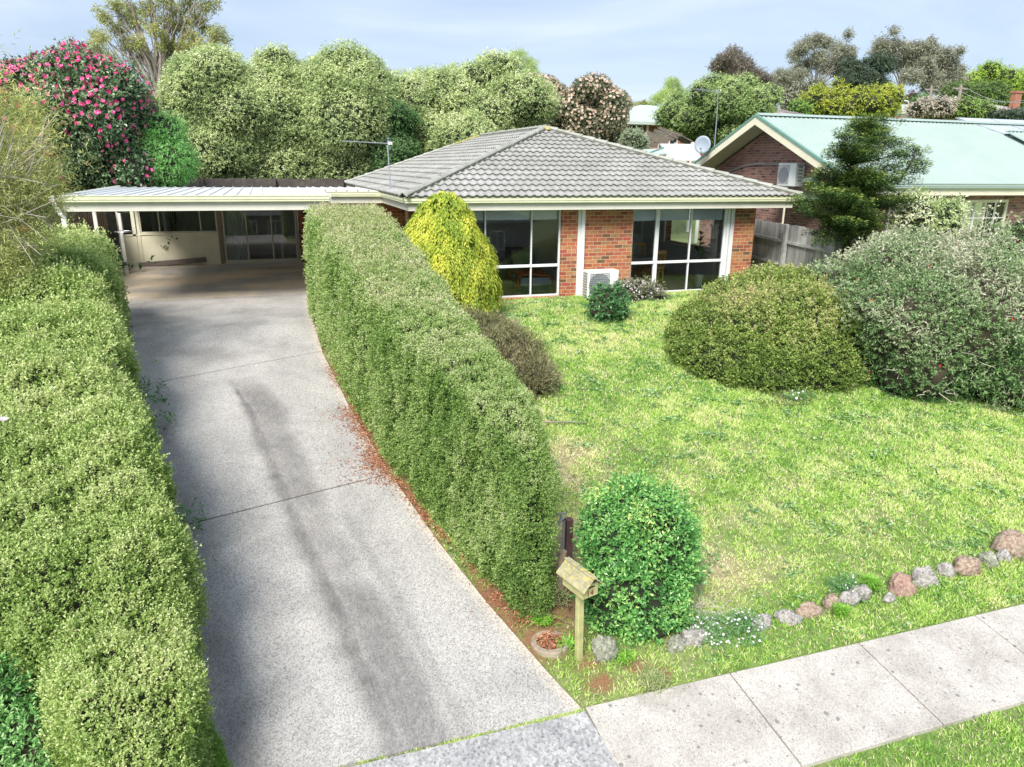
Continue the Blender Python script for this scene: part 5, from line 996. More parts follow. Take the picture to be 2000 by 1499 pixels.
for i, (x_, y_, a_, b_, c_, mt, lb) in enumerate(rocks):
    V, F = ico(4); rr = np.random.RandomState(60+i); n_ = sn(V, .38, 70+i, 4); V2 = .9*V*(1+.42*n_+.10*sn(V, 2.2, 90+i, 3))[:, None]*[a_, b_*1.1, c_*1.1]
    th = rr.rand()*.9-.45; R2 = np.array([[cos(th), -sin(th), 0], [sin(th), cos(th), 0], [0, 0, 1]]); V2 = V2@R2.T; bz_ = zgs(x_, y_); V2 = V2+[x_, y_, bz_+c_*.28]
    o = np_mesh('stone', V2, F, mt, None, (x_, y_, bz_), True); tag(o, lb, 'stone', 'stones edging the lawn along the footpath')
# ================================================================== HEDGES AND SHRUBS
G_HEDGE = leaf('hedge_leaf', [(.06, .11, .02), (.11, .2, .035), (.19, .3, .06), (.3, .4, .12), (.45, .5, .25)], .35)
G_HEDGER = leaf('clipped_hedge_leaf', [(.055, .12, .02), (.1, .2, .035), (.18, .3, .065), (.28, .38, .13), (.42, .44, .27)], .35)
def hedge(name, label, path, seed, e, amp, nf, mt, size0, cov, k, aspect, topfn, endr=.3, core=.78, upb=.35, jit=.55, ns=160, spread=1., sl=1.6, cat='hedge'):
    y0 = path[0][2]; t = thing(name, label, cat, ((path[0][0]+path[0][1])/2, y0, path[0][3]))
    P, F, cen = loft(path, seed, e, amp, nf, 44, ns, endr); rng = np.random.RandomState(seed); size = lambda d: size0*np.clip(d/7, .7, 4)
    p, nn, s_ = scatter(P, F, size, cov, k, rng, aspect, .8); p, nn, s_, _k = crevice(p, nn, s_, seed+50, 1.5, .07, rng); P2 = cen+(P-cen)*core; ym = P[:, 1].mean(); P2[:, 1] = ym+(P2[:, 1]-ym)*.95
    P2[:, 2] = np.maximum(P2[:, 2], zg(P2[:, 0], P2[:, 1])-.02); np_mesh('dark_twig_core', P2, F, MCOREG, t, None, True)
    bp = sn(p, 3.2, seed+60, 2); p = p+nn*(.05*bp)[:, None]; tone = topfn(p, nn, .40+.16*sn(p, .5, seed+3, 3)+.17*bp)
    # shoots: a fringe of fine upright sprays breaks the outline
    sprigs('leaves', p, nn, s_, k, mt, t, rng, aspect, upb, jit, spread, tone, 0, sl, 1.0)
    return t, p, nn, s_
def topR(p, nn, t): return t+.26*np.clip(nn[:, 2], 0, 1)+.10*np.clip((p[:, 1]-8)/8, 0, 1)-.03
hr = [(.86, 2.52, 17.15, 0, 2.38), (.90, 2.5, 16, -.0, 2.36), (1.0, 2.5, 13.9, -.25, 2.34), (1.18, 2.58, 11.5, -.54, 2.25), (1.45, 2.62, 9.4, -.8, 2.12), (1.84, 2.68, 7.6, -1.0, 1.98), (2.03, 2.6, 6.8, -1.1, 1.9), (2.17, 2.5, 6.05, -1.19, 1.78)]
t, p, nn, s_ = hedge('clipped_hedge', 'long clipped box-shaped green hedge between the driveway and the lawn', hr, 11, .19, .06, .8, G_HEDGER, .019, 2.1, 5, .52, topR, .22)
rng = np.random.RandomState(4); up_ = np.where((nn[:, 2] > .6) & (rng.rand(len(p)) < .4*np.clip((p[:, 1]-8)/9, .08, 1)))[0][:32000]
sprigs('new_shoots', p[up_], nn[up_], s_[up_]*.8, 4, leaf('shoot_tip', [(.12, .19, .05), (.24, .3, .11), (.36, .33, .18), (.42, .36, .25)]), t, rng, .4, .9, .35, .5, .45+.25*sn(p[up_], 1.2, 5, 2), 0, 2.6, 0.)
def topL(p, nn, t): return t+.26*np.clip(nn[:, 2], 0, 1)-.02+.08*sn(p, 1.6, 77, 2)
hl = [(-4.9, -3.15, 18.0, 0, 1.5), (-5.6, -3.08, 17.2, 0, 1.85), (-5.6, -2.82, 15.7, -.03, 1.98), (-5.3, -2.42, 13.2, -.33, 2.0), (-4.9, -1.9, 10.4, -.67, 1.86), (-4.3, -1.52, 8.9, -.85, 1.78), (-3.8, -1.3, 7.9, -.97, 1.7), (-3.3, -1.02, 6.6, -1.13, 1.5), (-2.4, -.9, 6.0, -1.2, 1.35), (-1.75, -.82, 5.4, -1.27, 1.15), (-1.45, -.68, 4.7, -1.35, 1.0), (-1.3, -.6, 4.0, -1.4, .8)]
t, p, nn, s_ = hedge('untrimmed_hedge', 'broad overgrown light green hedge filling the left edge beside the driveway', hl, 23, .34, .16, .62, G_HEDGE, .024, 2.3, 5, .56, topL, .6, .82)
rng = np.random.RandomState(9); up_ = rng.choice(len(p), 9000, replace=False); up_ = up_[nn[up_][:, 2] > .2]
sprigs('new_shoots', p[up_], nn[up_], s_[up_]*.9, 6, leaf('shoot_leaf', [(.14, .26, .05), (.3, .42, .12), (.5, .54, .27)]), t, rng, .5, .8, .4, .7, .5, 0, 3.6, 0.)
MPINK = leaf('pink_petal', [(.55, .2, .4), (.75, .45, .62), (.85, .8, .82)], .3); MWPET = leaf('white_petal', [(.75, .72, .76), (.85, .84, .85)], .3)
sel = [np.argmin(((p-at(x_, y_, Y_))**2).sum(1)) for x_, y_, Y_ in ((222, 638, 12.), (246, 646, 12.), (243, 692, 11.), (192, 720, 10.5), (10, 800, 8), (120, 795, 9), (284, 715, 11.5), (310, 890, 8.5))]
for q_ in sel: flowers('flower', p[[q_]]+nn[[q_]]*.04, nn[[q_]], .04, MPINK, t, rng, 9)
# white daisy bush in the near left corner
def pt(x, y, Y): return at(x, y, Y)
t = thing('daisy_bush', 'low daisy bush with a few white flowers and bare stems in the bottom-left corner', 'bush', (-2.1, 5.3, -1.3))
dz = [((-2.35, 5.7, -.9), (.5, .5, .55)), ((-1.95, 5.2, -1.0), (.42, .42, .42)), ((-2.4, 5.0, -.95), (.5, .5, .5)), ((-1.75, 4.75, -1.15), (.3, .35, .3))]
G_DAISY = leaf('daisy_bush_leaf', [(.03, .12, .03), (.07, .22, .05), (.16, .36, .1), (.32, .5, .22)], .3)
foliage(t, dz, G_DAISY, MCORE, .034, 6, 1.7, 6, .42, 31, .2, .5, .6, .6, 1., 0, -.05, shrink=.82)
# ---- brown-green heath shrub behind the clipped hedge
t = thing('heath_shrub', 'low brownish heath-like shrub on the lawn side of the clipped hedge', 'shrub', (4.2, 13, -.35))
G_HEATH = leaf('heath_leaf', [(.035, .045, .02), (.075, .095, .035), (.14, .15, .06), (.22, .19, .11), (.3, .3, .18)], .2)
foliage(t, [((3.7, 14.4, .0), (.65, .7, .4)), ((3.95, 13.5, -.12), (.7, .8, .48)), ((4.1, 12.5, -.22), (.7, .8, .54)), ((4.25, 11.8, -.35), (.5, .55, .45))], G_HEATH, MCORE, .04, 8, 1.8, 7, .2, 41, .2, .5, .9, .5, .6, 0, -.05, sl=2.2)
# ---- golden conifer
t = thing('golden_conifer', 'bright yellow-green teardrop-shaped conifer between the hedge and the left-hand window', 'conifer', (3.72, 15.9, 0))
G_GOLD = leaf('golden_spray', [(.06, .13, .01), (.15, .25, .018), (.3, .38, .03), (.46, .49, .05), (.6, .57, .1)], .35, .5, .3)
cb_ = [((3.74, 15.9, .35), (.86, .85, .95)), ((3.70, 15.9, .85), (1.0, .92, 1.0)), ((3.66, 15.9, 1.3), (.93, .86, .9)), ((3.68, 15.9, 1.72), (.74, .7, .74)), ((3.72, 15.9, 2.1), (.5, .48, .6)), ((3.78, 15.9, 2.4), (.24, .24, .36))]
rng = np.random.RandomState(6)
def conifer_spray(t, blobs, mt, core, seed, n, L, wd, down=.5, out=.35, amp=.07, tone_top=.0):
    rng = np.random.RandomState(seed); Ps, Ns, Os = [], [], []; Vs, Fs, o_ = [], [], 0
    for j, b in enumerate(blobs):
        V, F = blob_mesh(b[0], b[1], seed+j, amp, .9, 3); p_, n_, s_ = scatter(V, F, lambda d: 0*d+.05, n/10., 1, rng, 1., .5); Ps.append(p_); Ns.append(n_); Os.append(np.full(len(p_), j))
        V, F = blob_mesh(b[0], np.array(b[1])*.9, seed+j, amp, .9, 3); V[:, 2] = np.maximum(V[:, 2], .0); Vs.append(V); Fs.append(F+o_); o_ += len(V)
    P, Nn, O = np.vstack(Ps), np.vstack(Ns), np.concatenate(Os); ok = keep_outside(P, blobs, O, .9) & (P[:, 2] > .05); P, Nn = P[ok], Nn[ok]
    np_mesh('dark_twig_core', np.vstack(Vs), np.vstack(Fs), core, t, None, True)
    # drooping flattened tassels: 6 leaflets running down each
    k = 7; m_ = len(P); tt_ = np.tile(np.arange(k)/(k-1), m_); PP = np.repeat(P, k, 0); NN = np.repeat(Nn, k, 0); ln = np.repeat(L*(.6+.8*rng.rand(m_)), k)
    side = unit(np.cross(NN, [0, 0, 1.])); sg = np.tile([1, -1], m_*k//2+1)[:m_*k]
    pos_ = PP+NN*(out*ln*np.sin(tt_*2.2)*.6)[:, None]-np.array([0, 0, 1.])*(down*ln*tt_)[:, None]+rng.normal(size=(m_*k, 3))*.006
    D = NN*.5+side*(sg*.45)[:, None]-np.array([0, 0, 1.])*(.9*down+.2)+rng.normal(size=(m_*k, 3))*.25
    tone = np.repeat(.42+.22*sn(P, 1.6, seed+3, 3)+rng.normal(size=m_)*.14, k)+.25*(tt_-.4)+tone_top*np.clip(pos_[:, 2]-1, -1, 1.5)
    leaf_mesh('leaves', pos_, D, NN, np.full(m_*k, wd*2.6), np.full(m_*k, wd), mt, t, tone, .3)
conifer_spray(t, cb_, G_GOLD, plain('conifer_inner', (.04, .06, .012), .95, .3, 5, 40), 51, 7, .3, .034, 1.1, 1.3, .14, .06)
# ---- small round shrub, pink flowering shrub
t = thing('round_shrub', 'small rounded dark green shrub on the lawn before the ground air conditioner', 'shrub', (7.45, 15.3, -.1))
G_RND = leaf('round_shrub_leaf', [(.025, .085, .03), (.05, .15, .05), (.1, .24, .08), (.24, .38, .2)], .25)
foliage(t, [((7.42, 15.2, .28), (.44, .42, .4)), ((7.3, 15.1, .14), (.38, .36, .3)), ((7.55, 15.15, .12), (.36, .36, .3))], G_RND, MCORE, .036, 8, 1.8, 6, .5, 61, .16, .7, .6, .6, gz=-.05)
s = MB()
for k in range(7): s.tube([(7.45+random.uniform(-.1, .1), 15.25+random.uniform(-.1, .1), -.12), (7.45+random.uniform(-.35, .35), 15.1+random.uniform(-.1, .1), .3)], .015, 5)
s.build('stem', MBARKD, t)
t = thing('flowering_shrub', 'low shrub dotted with tiny pale pink flowers beneath the dining window', 'shrub', (9.1, 16.9, 0))
G_PS = leaf('flowering_shrub_leaf', [(.04, .07, .03), (.1, .13, .06), (.22, .22, .15), (.35, .3, .26)], .25); pbl = [((9.1, 16.9, .12), (.62, .42, .34)), ((8.75, 16.85, .15), (.38, .38, .3)), ((9.45, 16.8, .08), (.4, .36, .28))]
foliage(t, pbl, G_PS, MCORE, .036, 8, 1.6, 6, .4, 62, .16, .7, .7, .6, gz=-.05)
def bloom(t, blobs, mt, n, size, seed, amp=.14, f=.35, petals=6, topbias=0., m=.9, fseed=None, off=.03, name='flower', ok_fn=None):
    rng = np.random.RandomState(seed); Ps, Ns, Os = [], [], []
    for j, b in enumerate(blobs):
        V, F = blob_mesh(b[0], b[1], (fseed or seed)*13+j, amp, f, 3); V, F = tri_of(V, F); ar = np.linalg.norm(np.cross(V[F[:, 1]]-V[F[:, 0]], V[F[:, 2]]-V[F[:, 0]]), axis=1); k = max(4, int(n*ar.sum()/2/sum(4*np.mean(np.array(q[1])*np.ones(3))**2*3.14 for q in blobs))); idx = rng.choice(len(F), k, p=ar/ar.sum()); c_ = V[F[idx]].mean(1)
        nn_ = unit(np.cross(V[F[idx, 1]]-V[F[idx, 0]], V[F[idx, 2]]-V[F[idx, 0]])); Ps.append(c_+rng.normal(size=c_.shape)*.02+nn_*off); Ns.append(nn_); Os.append(np.full(k, j))
    P, Nn, O = np.vstack(Ps), np.vstack(Ns), np.concatenate(Os); ok = keep_outside(P, blobs, O, m) & (rng.rand(len(P)) < np.clip(1-topbias+topbias*Nn[:, 2]*1.5, 0, 1))
    if ok_fn is not None: ok &= ok_fn(P, rng)
    flowers(name, P[ok], Nn[ok], size, mt, t, rng, petals)
bloom(t, pbl, leaf('pale_pink_petal', [(.5, .35, .4), (.7, .55, .6), (.8, .7, .74)]), 1500, .02, 62, topbias=.5)
bloom(bpy.data.objects['daisy_bush'], dz, MWPET, 40, .034, 31, .2, .5, 12, .9)
# ---- bush beside the letterbox
t = thing('letterbox_bush', 'dense glossy round green bush standing right behind the letterbox', 'bush', (3.45, 6.1, -1.2))
G_LB = leaf('glossy_leaf', [(.025, .1, .025), (.05, .19, .04), (.1, .3, .06), (.22, .43, .11), (.42, .48, .14)], .25, .3, .6)
lbb = [((3.5, 6.15, -.5), (.62, .56, .6)), ((3.3, 5.9, -.9), (.6, .46, .46)), ((3.75, 6.1, -.8), (.48, .46, .5)), ((3.25, 6.1, -.3), (.36, .4, .34)), ((3.1, 5.8, -1.05), (.3, .28, .3)), ((3.75, 6.3, -.3), (.34, .34, .34)), ((3.55, 6.0, -.12), (.3, .3, .26)), ((3.5, 5.65, -1.1), (.36, .24, .26))]
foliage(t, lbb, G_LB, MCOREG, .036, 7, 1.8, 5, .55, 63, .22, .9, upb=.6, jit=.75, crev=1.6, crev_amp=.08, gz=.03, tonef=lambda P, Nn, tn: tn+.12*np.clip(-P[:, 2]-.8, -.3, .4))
# ---- clipped mound and the big loose shrub at right
t = thing('mounded_shrub', 'broad dome-shaped shrub with bronze-tinged olive leaves in the middle of the lawn edge', 'shrub', (8.8, 12, -.5))
G_MND = leaf('bronze_green_leaf', [(.06, .11, .02), (.12, .2, .03), (.21, .3, .06), (.3, .33, .12), (.46, .36, .23)], .3)
mb_ = [((9.1, 12.5, -.1), (1.3, 1.5, .92)), ((10.0, 12.4, .0), (1.4, 1.7, 1.08)), ((8.55, 12.0, -.35), (1.1, 1.25, .72)), ((9.7, 11.4, -.4), (1.35, 1.15, .8)), ((10.6, 13.0, .15), (1.3, 1.5, 1.1)), ((8.9, 11.3, -.5), (.9, .85, .62)), ((10.7, 11.6, -.1), (.9, 1.1, .95)), ((9.4, 13.2, .25), (.8, .8, .8))]
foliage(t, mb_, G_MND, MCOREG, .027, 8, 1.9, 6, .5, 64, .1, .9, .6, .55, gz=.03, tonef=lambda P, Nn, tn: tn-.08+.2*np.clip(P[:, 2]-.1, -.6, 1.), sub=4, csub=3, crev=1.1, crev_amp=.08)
t = thing('sprawling_shrub', 'huge tangled grey-green shrub with sparse red flowers at the right edge', 'shrub', (12.2, 11, -.6))
G_BIG = leaf('grey_green_leaf', [(.03, .08, .025), (.07, .16, .045), (.15, .25, .09), (.24, .3, .17), (.36, .37, .28)], .25)
bb_ = [((11.5, 10.6, .2), (1.2, 1.3, 1.2)), ((12.4, 10.2, .35), (1.3, 1.4, 1.4)), ((12.3, 11.6, .75), (1.5, 1.5, 1.25)), ((13.4, 11.0, .7), (1.3, 1.4, 1.15)), ((11.8, 12.2, .55), (1.1, 1.2, 1.0)), ((13.0, 12.2, .9), (1.2, 1.2, 1.0)), ((12.9, 9.6, -.2), (1.1, 1.0, .95)), ((13.7, 9.6, .3), (1.1, 1.1, 1.25)), ((11.3, 10.0, -.3), (.7, .75, .65)), ((14.2, 12.0, .75), (1.2, 1.2, 1.0))]
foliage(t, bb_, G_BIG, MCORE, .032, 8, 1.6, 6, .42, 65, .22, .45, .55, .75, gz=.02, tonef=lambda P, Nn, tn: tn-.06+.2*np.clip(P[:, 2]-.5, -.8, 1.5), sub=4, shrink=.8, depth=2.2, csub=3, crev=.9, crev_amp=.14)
rng = np.random.RandomState(12); s = MB()
for k in range(200):
    j = rng.randint(len(bb_)); c_, r_ = np.array(bb_[j][0]), np.array(bb_[j][1]); d = unit(rng.normal(size=(1, 3)))[0]; d[1] = -abs(d[1]); a_ = c_+r_*d*.85; b_ = c_+r_*d*(1.04+.1*rng.rand())+[rng.normal()*.2, 0, rng.normal()*.15]; s.tube([tuple(a_), tuple((a_+b_)/2+rng.normal(size=3)*.06), tuple(b_)], [.009, .007, .003], 4)
tag(s.build('twigs', MTWIG, t), kind='stuff')
bloom(t, bb_, leaf('red_petal', [(.5, .03, .02), (.7, .08, .05)]), 80, .03, 65, .22, .45, 6)
# ---- small shrubs near the neighbour's house
t = thing('variegated_shrub', 'pale variegated bushy shrub in front of the neighbouring brick wall', 'shrub', (17.3, 15.8, 0)); G_VAR = leaf('variegated_leaf', [(.12, .2, .06), (.3, .42, .16), (.55, .62, .36), (.7, .74, .5)], .3)
c0, c1 = at(1835, 440, 14.5), at(1790, 425, 14.6); foliage(t, [(tuple(c0), (.55, .5, .7)), (tuple(c1), (.5, .45, .6)), (tuple(at(1858, 425, 14.7)), (.25, .22, .4)), (tuple(at(1830, 490, 14.5)), (.8, .6, .8))], G_VAR, MCOREG, .04, 10, 1.7, 5, .4, 66, .2, .6)
t = thing('green_shrub', 'small soft green shrub at the right margin beneath the neighbouring eave', 'shrub', tuple(at(1985, 470, 13.5))); foliage(t, [(tuple(at(1990, 470, 13.5)), (.5, .5, .55)), (tuple(at(1930, 470, 13.3)), (.45, .4, .35))], G_BIG, MCOREG, .034, 8, 1.5, 5, .4, 67, .25, .7, tonef=lambda P, N, t: t+.1)
s = MB(); rng = np.random.RandomState(5)
for px, py in ((1930, 400), (1945, 395), (1915, 410), (1960, 425), (1890, 405), (1975, 412)):
    a_ = at(px-20, 500, 13.2); b_ = at(px, py, 13.1); s.tube([tuple(a_), tuple((a_+b_)/2+rng.normal(size=3)*.05), tuple(b_)], [.012, .008, .004], 5)
o = s.build('stem', MTWIG, t)
Pt = []; 
for px, py in ((1930, 400), (1945, 395), (1915, 410), (1960, 425), (1890, 405), (1975, 412), (1932, 420), (1950, 415)):
    for k in range(14): Pt.append(at(px+rng.normal()*7, py+abs(rng.normal())*14, 13.15))
Pt = np.array(Pt); m_ = len(Pt); leaf_mesh('young_leaves', Pt, rng.normal(size=(m_, 3)), rng.normal(size=(m_, 3)), .07*(.6+.6*rng.rand(m_)), .03+0*rng.rand(m_), G_VAR, t, rng.rand(m_))
# ---- dark layered conifer
t = thing('cypress_tree', 'dark green layered conifer with lopsided spreading boughs before the green-roofed house', 'tree', tuple(at(1650, 500, 15.3)*[1, 1, 0]))
YC = 15.3; s = MB(); s.tube([tuple(at(x_, y_, YC)) for x_, y_ in ((1652, 620), (1652, 500), (1655, 400), (1662, 330), (1680, 270), (1700, 240))], [.13, .11, .075, .05, .03, .015], 9)
boughs = [(1655, 440, 1590, 415), (1655, 430, 1600, 460), (1657, 420, 1570, 390), (1657, 400, 1590, 350), (1658, 410, 1740, 400), (1660, 390, 1790, 385), (1660, 420, 1760, 440), (1660, 370, 1780, 340), (1662, 360, 1610, 330), (1664, 340, 1700, 330), (1668, 320, 1765, 290), (1665, 330, 1635, 272), (1670, 310, 1640, 300), (1675, 290, 1720, 270), (1680, 270, 1690, 242), (1660, 430, 1650, 470), (1660, 440, 1720, 465), (1660, 400, 1660, 380), (1668, 330, 1670, 310), (1662, 380, 1730, 360), (1655, 400, 1620, 380), (1665, 350, 1745, 325), (1660, 420, 1690, 425), (1700, 240, 1705, 248), (1672, 300, 1690, 290), (1664, 345, 1660, 350), (1760, 350, 1785, 298), (1650, 440, 1620, 430), (1660, 410, 1640, 405), (1660, 380, 1640, 360), (1660, 375, 1685, 390), (1665, 350, 1700, 350), (1660, 400, 1710, 385), (1660, 440, 1700, 450), (1655, 445, 1660, 430), (1690, 265, 1712, 256)]
rng = np.random.RandomState(14); tuft = []
for a0, a1, b0, b1 in boughs:
    for rep in range(2):
        ya, yb = YC, YC+rng.uniform(-1.1, .8); A = at(a0, a1, ya); B = at(b0+rng.normal()*6, b1+rng.normal()*6, yb); s.tube([tuple(A), tuple((A+B)/2+[0, 0, -.05]), tuple(B)], [.022, .014, .006], 5)
        for q in np.linspace(.4, 1., 4):
            c_ = A*(1-q)+B*q; sp = .2*(1-.35*q)
            for r_ in range(2): tuft.append((c_+rng.normal(size=3)*sp*[1, 1, .5], rng.uniform(.13, .24)*(1.2-.35*q)))
s.build('trunk', MBARKD, t)
# fan-shaped sprays: flat layers of scale leaves cupped upwards
TP = np.array([q[0] for q in tuft]); TR = np.array([q[1] for q in tuft]); kk = 170; P = np.repeat(TP, kk, 0); R_ = np.repeat(TR, kk)
a_ = rng.rand(len(P))*6.283; r_ = np.sqrt(rng.rand(len(P))); lay = rng.randint(0, 4, len(P)); P = P+np.c_[np.cos(a_)*r_*R_*1.3, np.sin(a_)*r_*R_*1.3, (lay-1.5)*R_*.28-.25*R_*r_**2+rng.normal(size=len(P))*.012]
D = np.c_[np.cos(a_), np.sin(a_), .25+0*a_]+rng.normal(size=(len(P), 3))*.3; Nn = np.array([0, 0, 1.])+rng.normal(size=(len(P), 3))*.3
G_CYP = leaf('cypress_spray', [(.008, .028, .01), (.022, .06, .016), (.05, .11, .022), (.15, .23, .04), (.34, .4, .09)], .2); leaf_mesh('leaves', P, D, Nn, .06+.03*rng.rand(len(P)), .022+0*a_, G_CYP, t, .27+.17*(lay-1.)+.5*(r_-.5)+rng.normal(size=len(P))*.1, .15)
# ================================================================== TREES
def crown(c, r, n, lr, seed, flat=.8, low=-.55, jit=.16, fill=.25):
    rng = np.random.RandomState(seed); c, r = np.array(c, float), np.array(r, float); out = []
    for i in range(n):
        z_ = 1-2*(i+.5)/n; 
        if z_ < low: continue
        a_ = i*2.39996+rng.rand()*.5; q = sqrt(max(0, 1-z_*z_)); d = np.array([q*cos(a_), q*sin(a_), z_])+rng.normal(size=3)*jit; k = .76+.32*rng.rand(); s_ = lr*(.6+.75*rng.rand()); out.append((tuple(c+(r-lr*.7)*d*k), (s_, s_, s_*flat)))
    out.append((tuple(c), tuple(r*.66))); return out
G_PIT = leaf('pittosporum_leaf', [(.08, .12, .045), (.16, .24, .085), (.28, .38, .14), (.42, .52, .23), (.55, .62, .36)], .3, .4, .4)
def tree(name, label, cx, cy_top, cyb, Y, wpx, mt, n, lr, seed, lf=.12, cov=1.6, k=6, asp=.35, droop=.5, core=MCOREG, depthf=.85, trunk=True, cat='tree', group=None, tonef=None, low=-.92, shrink=.84, amp=.16, upb=.2, bark=None, bot=None, flat=.8):
    "tree whose crown spans wpx wide and reaches from cyb up to cy_top at distance Y"
    T0 = at(cx, cy_top, Y); B0 = at(cx, cyb, Y); W_ = at(cx+wpx/2, (cy_top+cyb)/2, Y)[0]-at(cx-wpx/2, (cy_top+cyb)/2, Y)[0]; cz = (T0[2]+B0[2])/2; rz = (T0[2]-B0[2])/2; X_ = at(cx, (cy_top+cyb)/2, Y)[0]; g = zgs(X_, Y)
    t = thing(name, label, cat, (X_, Y, g), group); bl = crown((X_, Y, cz), (W_/2, W_/2*depthf, rz), n, lr, seed, low=low, flat=flat)
    if trunk:
        s = MB(); zt_ = cz; s.tube([(X_, Y, g-.2), (X_+.1, Y, (g+zt_)/2), (X_, Y, zt_)], [.03*W_+.06, .025*W_+.04, .05], 9)
        for q in range(6): a_ = q*1.05+seed; s.tube([(X_, Y, g+(zt_-g)*.6), (X_+cos(a_)*W_*.16, Y+sin(a_)*W_*.16, zt_), (X_+cos(a_)*W_*.3, Y+sin(a_)*W_*.3, zt_+rz*.35)], [.02*W_+.02, .05, .02], 6)
        s.build('trunk', bark or MBARKD, t)
    foliage(t, bl, mt, core, lf*.85, Y, cov, k, asp, seed, amp, .5, upb, .6, 1., droop, None, tonef, shrink=shrink, back=.15, sub=2, smax=3, depth=1.2, csub=2)
    return t, bl
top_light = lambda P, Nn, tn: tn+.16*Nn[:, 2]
gP = 'tall rounded evergreens behind the carport'
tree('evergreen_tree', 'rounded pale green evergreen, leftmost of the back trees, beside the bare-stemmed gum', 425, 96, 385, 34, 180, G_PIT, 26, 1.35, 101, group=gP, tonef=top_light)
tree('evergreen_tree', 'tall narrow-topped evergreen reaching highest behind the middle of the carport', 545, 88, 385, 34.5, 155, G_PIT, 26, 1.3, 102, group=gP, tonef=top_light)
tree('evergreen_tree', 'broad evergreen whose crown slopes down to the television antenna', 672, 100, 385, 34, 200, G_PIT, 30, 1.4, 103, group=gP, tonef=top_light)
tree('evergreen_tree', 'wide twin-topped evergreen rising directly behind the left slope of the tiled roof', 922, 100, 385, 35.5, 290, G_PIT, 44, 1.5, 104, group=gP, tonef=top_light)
tree('evergreen_tree', 'low dark green tree filling the space below the tall evergreens behind the antenna', 765, 205, 375, 33, 110, leaf('vivid_leaf', [(.04, .11, .03), (.09, .2, .06), (.2, .34, .13)], .3), 26, .6, 105, group=gP)
tree('shade_tree', 'small bright green rounded tree between the camellia and the evergreens', 318, 238, 372, 28, 110, leaf('soft_green_leaf', [(.06, .2, .04), (.13, .34, .08), (.3, .5, .2)], .35), 30, .6, 106, lf=.1)
tree('bottle_tree', 'dull olive tree showing behind the camellia below the gum stems', 270, 158, 330, 34, 90, leaf('olive_leaf', [(.06, .09, .03), (.13, .17, .06), (.26, .3, .13)], .3), 24, .7, 107, lf=.1)
# blossoming cream shrubs behind the roof
G_PHO = leaf('photinia_leaf', [(.05, .07, .03), (.12, .15, .07), (.3, .3, .2)], .2); MBLOS = leaf('cream_blossom', [(.33, .22, .16), (.46, .35, .27), (.54, .47, .38)], .25)
gB = 'cream-flowering trees behind the tiled roof'
for lb, a in (('large dark tree covered in creamy pink blossom behind the roof peak', (1140, 158, 300, 38, 150)), ('smaller cream-blossomed tree between the evergreens and the larger flowering one', (1062, 150, 285, 40, 90))):
    t, bl = tree('blossom_tree', lb, *a, G_PHO, 40, .75, 110+a[0] % 7, group=gB, lf=.1); bloom(t, bl, MBLOS, 9000, .085, 110+a[0] % 7, .16, .5, 7, .25, .88, None, .04, 'blossom')
tree('feathery_tree', 'small grey-green weeping shrub at the foot of the flowering tree', 1238, 248, 300, 33, 45, leaf('grey_weeping_leaf', [(.1, .16, .08), (.22, .3, .17), (.4, .46, .32)], .3), 14, .35, 131, lf=.08)
tree('rounded_tree', 'bright green many-lobed round tree between the far green roof and the satellite dish', 1418, 152, 300, 39, 200, leaf('lively_leaf', [(.06, .12, .03), (.13, .22, .06), (.25, .36, .12), (.4, .5, .22)], .3), 60, .85, 132, tonef=top_light)
# ---- camellia
t = thing('camellia_tree', 'big dark-leaved camellia covered in bright pink flowers at upper left', 'tree', (-7.0, 27.6, 0))
G_CAM = leaf('camellia_leaf', [(.03, .07, .03), (.07, .14, .055), (.15, .24, .11), (.32, .38, .26)], .15, .3, .6)
YK = 27.6; cm = []
rng = np.random.RandomState(33)
for px, py, r_ in ((60, 190, 1.0), (110, 185, 1.1), (165, 170, 1.2), (215, 190, 1.1), (250, 235, 1.0), (180, 240, 1.4), (100, 250, 1.4), (240, 290, 1.1), (150, 300, 1.5), (80, 320, 1.3), (210, 340, 1.3), (130, 370, 1.4), (60, 400, 1.3), (262, 330, .7), (150, 150, .7), (40, 165, .6), (20, 230, 1.0), (190, 410, 1.0), (200, 155, .6), (30, 300, 1.2), (90, 440, 1.0), (40, 470, 1.1)):
    if py >= 360 and px > 110: continue
    c_ = at(px, py, YK+rng.uniform(-.5, .5)); cm.append((tuple(c_), (r_*.92, r_*.9, r_*.92)))
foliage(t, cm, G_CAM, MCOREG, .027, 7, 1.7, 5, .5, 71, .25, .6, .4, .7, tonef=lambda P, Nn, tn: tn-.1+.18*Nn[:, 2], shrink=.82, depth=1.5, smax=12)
s = MB(); s.tube([(-7.0, 27.6, 0), (-6.9, 27.6, 2), (-7.0, 27.6, 4)], [.16, .13, .06], 8); s.build('trunk', MBARK, t)
MCAM = leaf('camellia_petal', [(.4, .012, .07), (.56, .03, .16), (.64, .12, .28), (.66, .3, .42)], .2); bloom(t, cm, MCAM, 15000, .065, 71, .25, .6, 8, .2, .92, None, .05, 'flower', lambda P, rg: rg.rand(len(P)) < np.clip(.25+.2*(P[:, 2]-3.8)+.4*sn(P, .5, 3, 2), .05, 1))
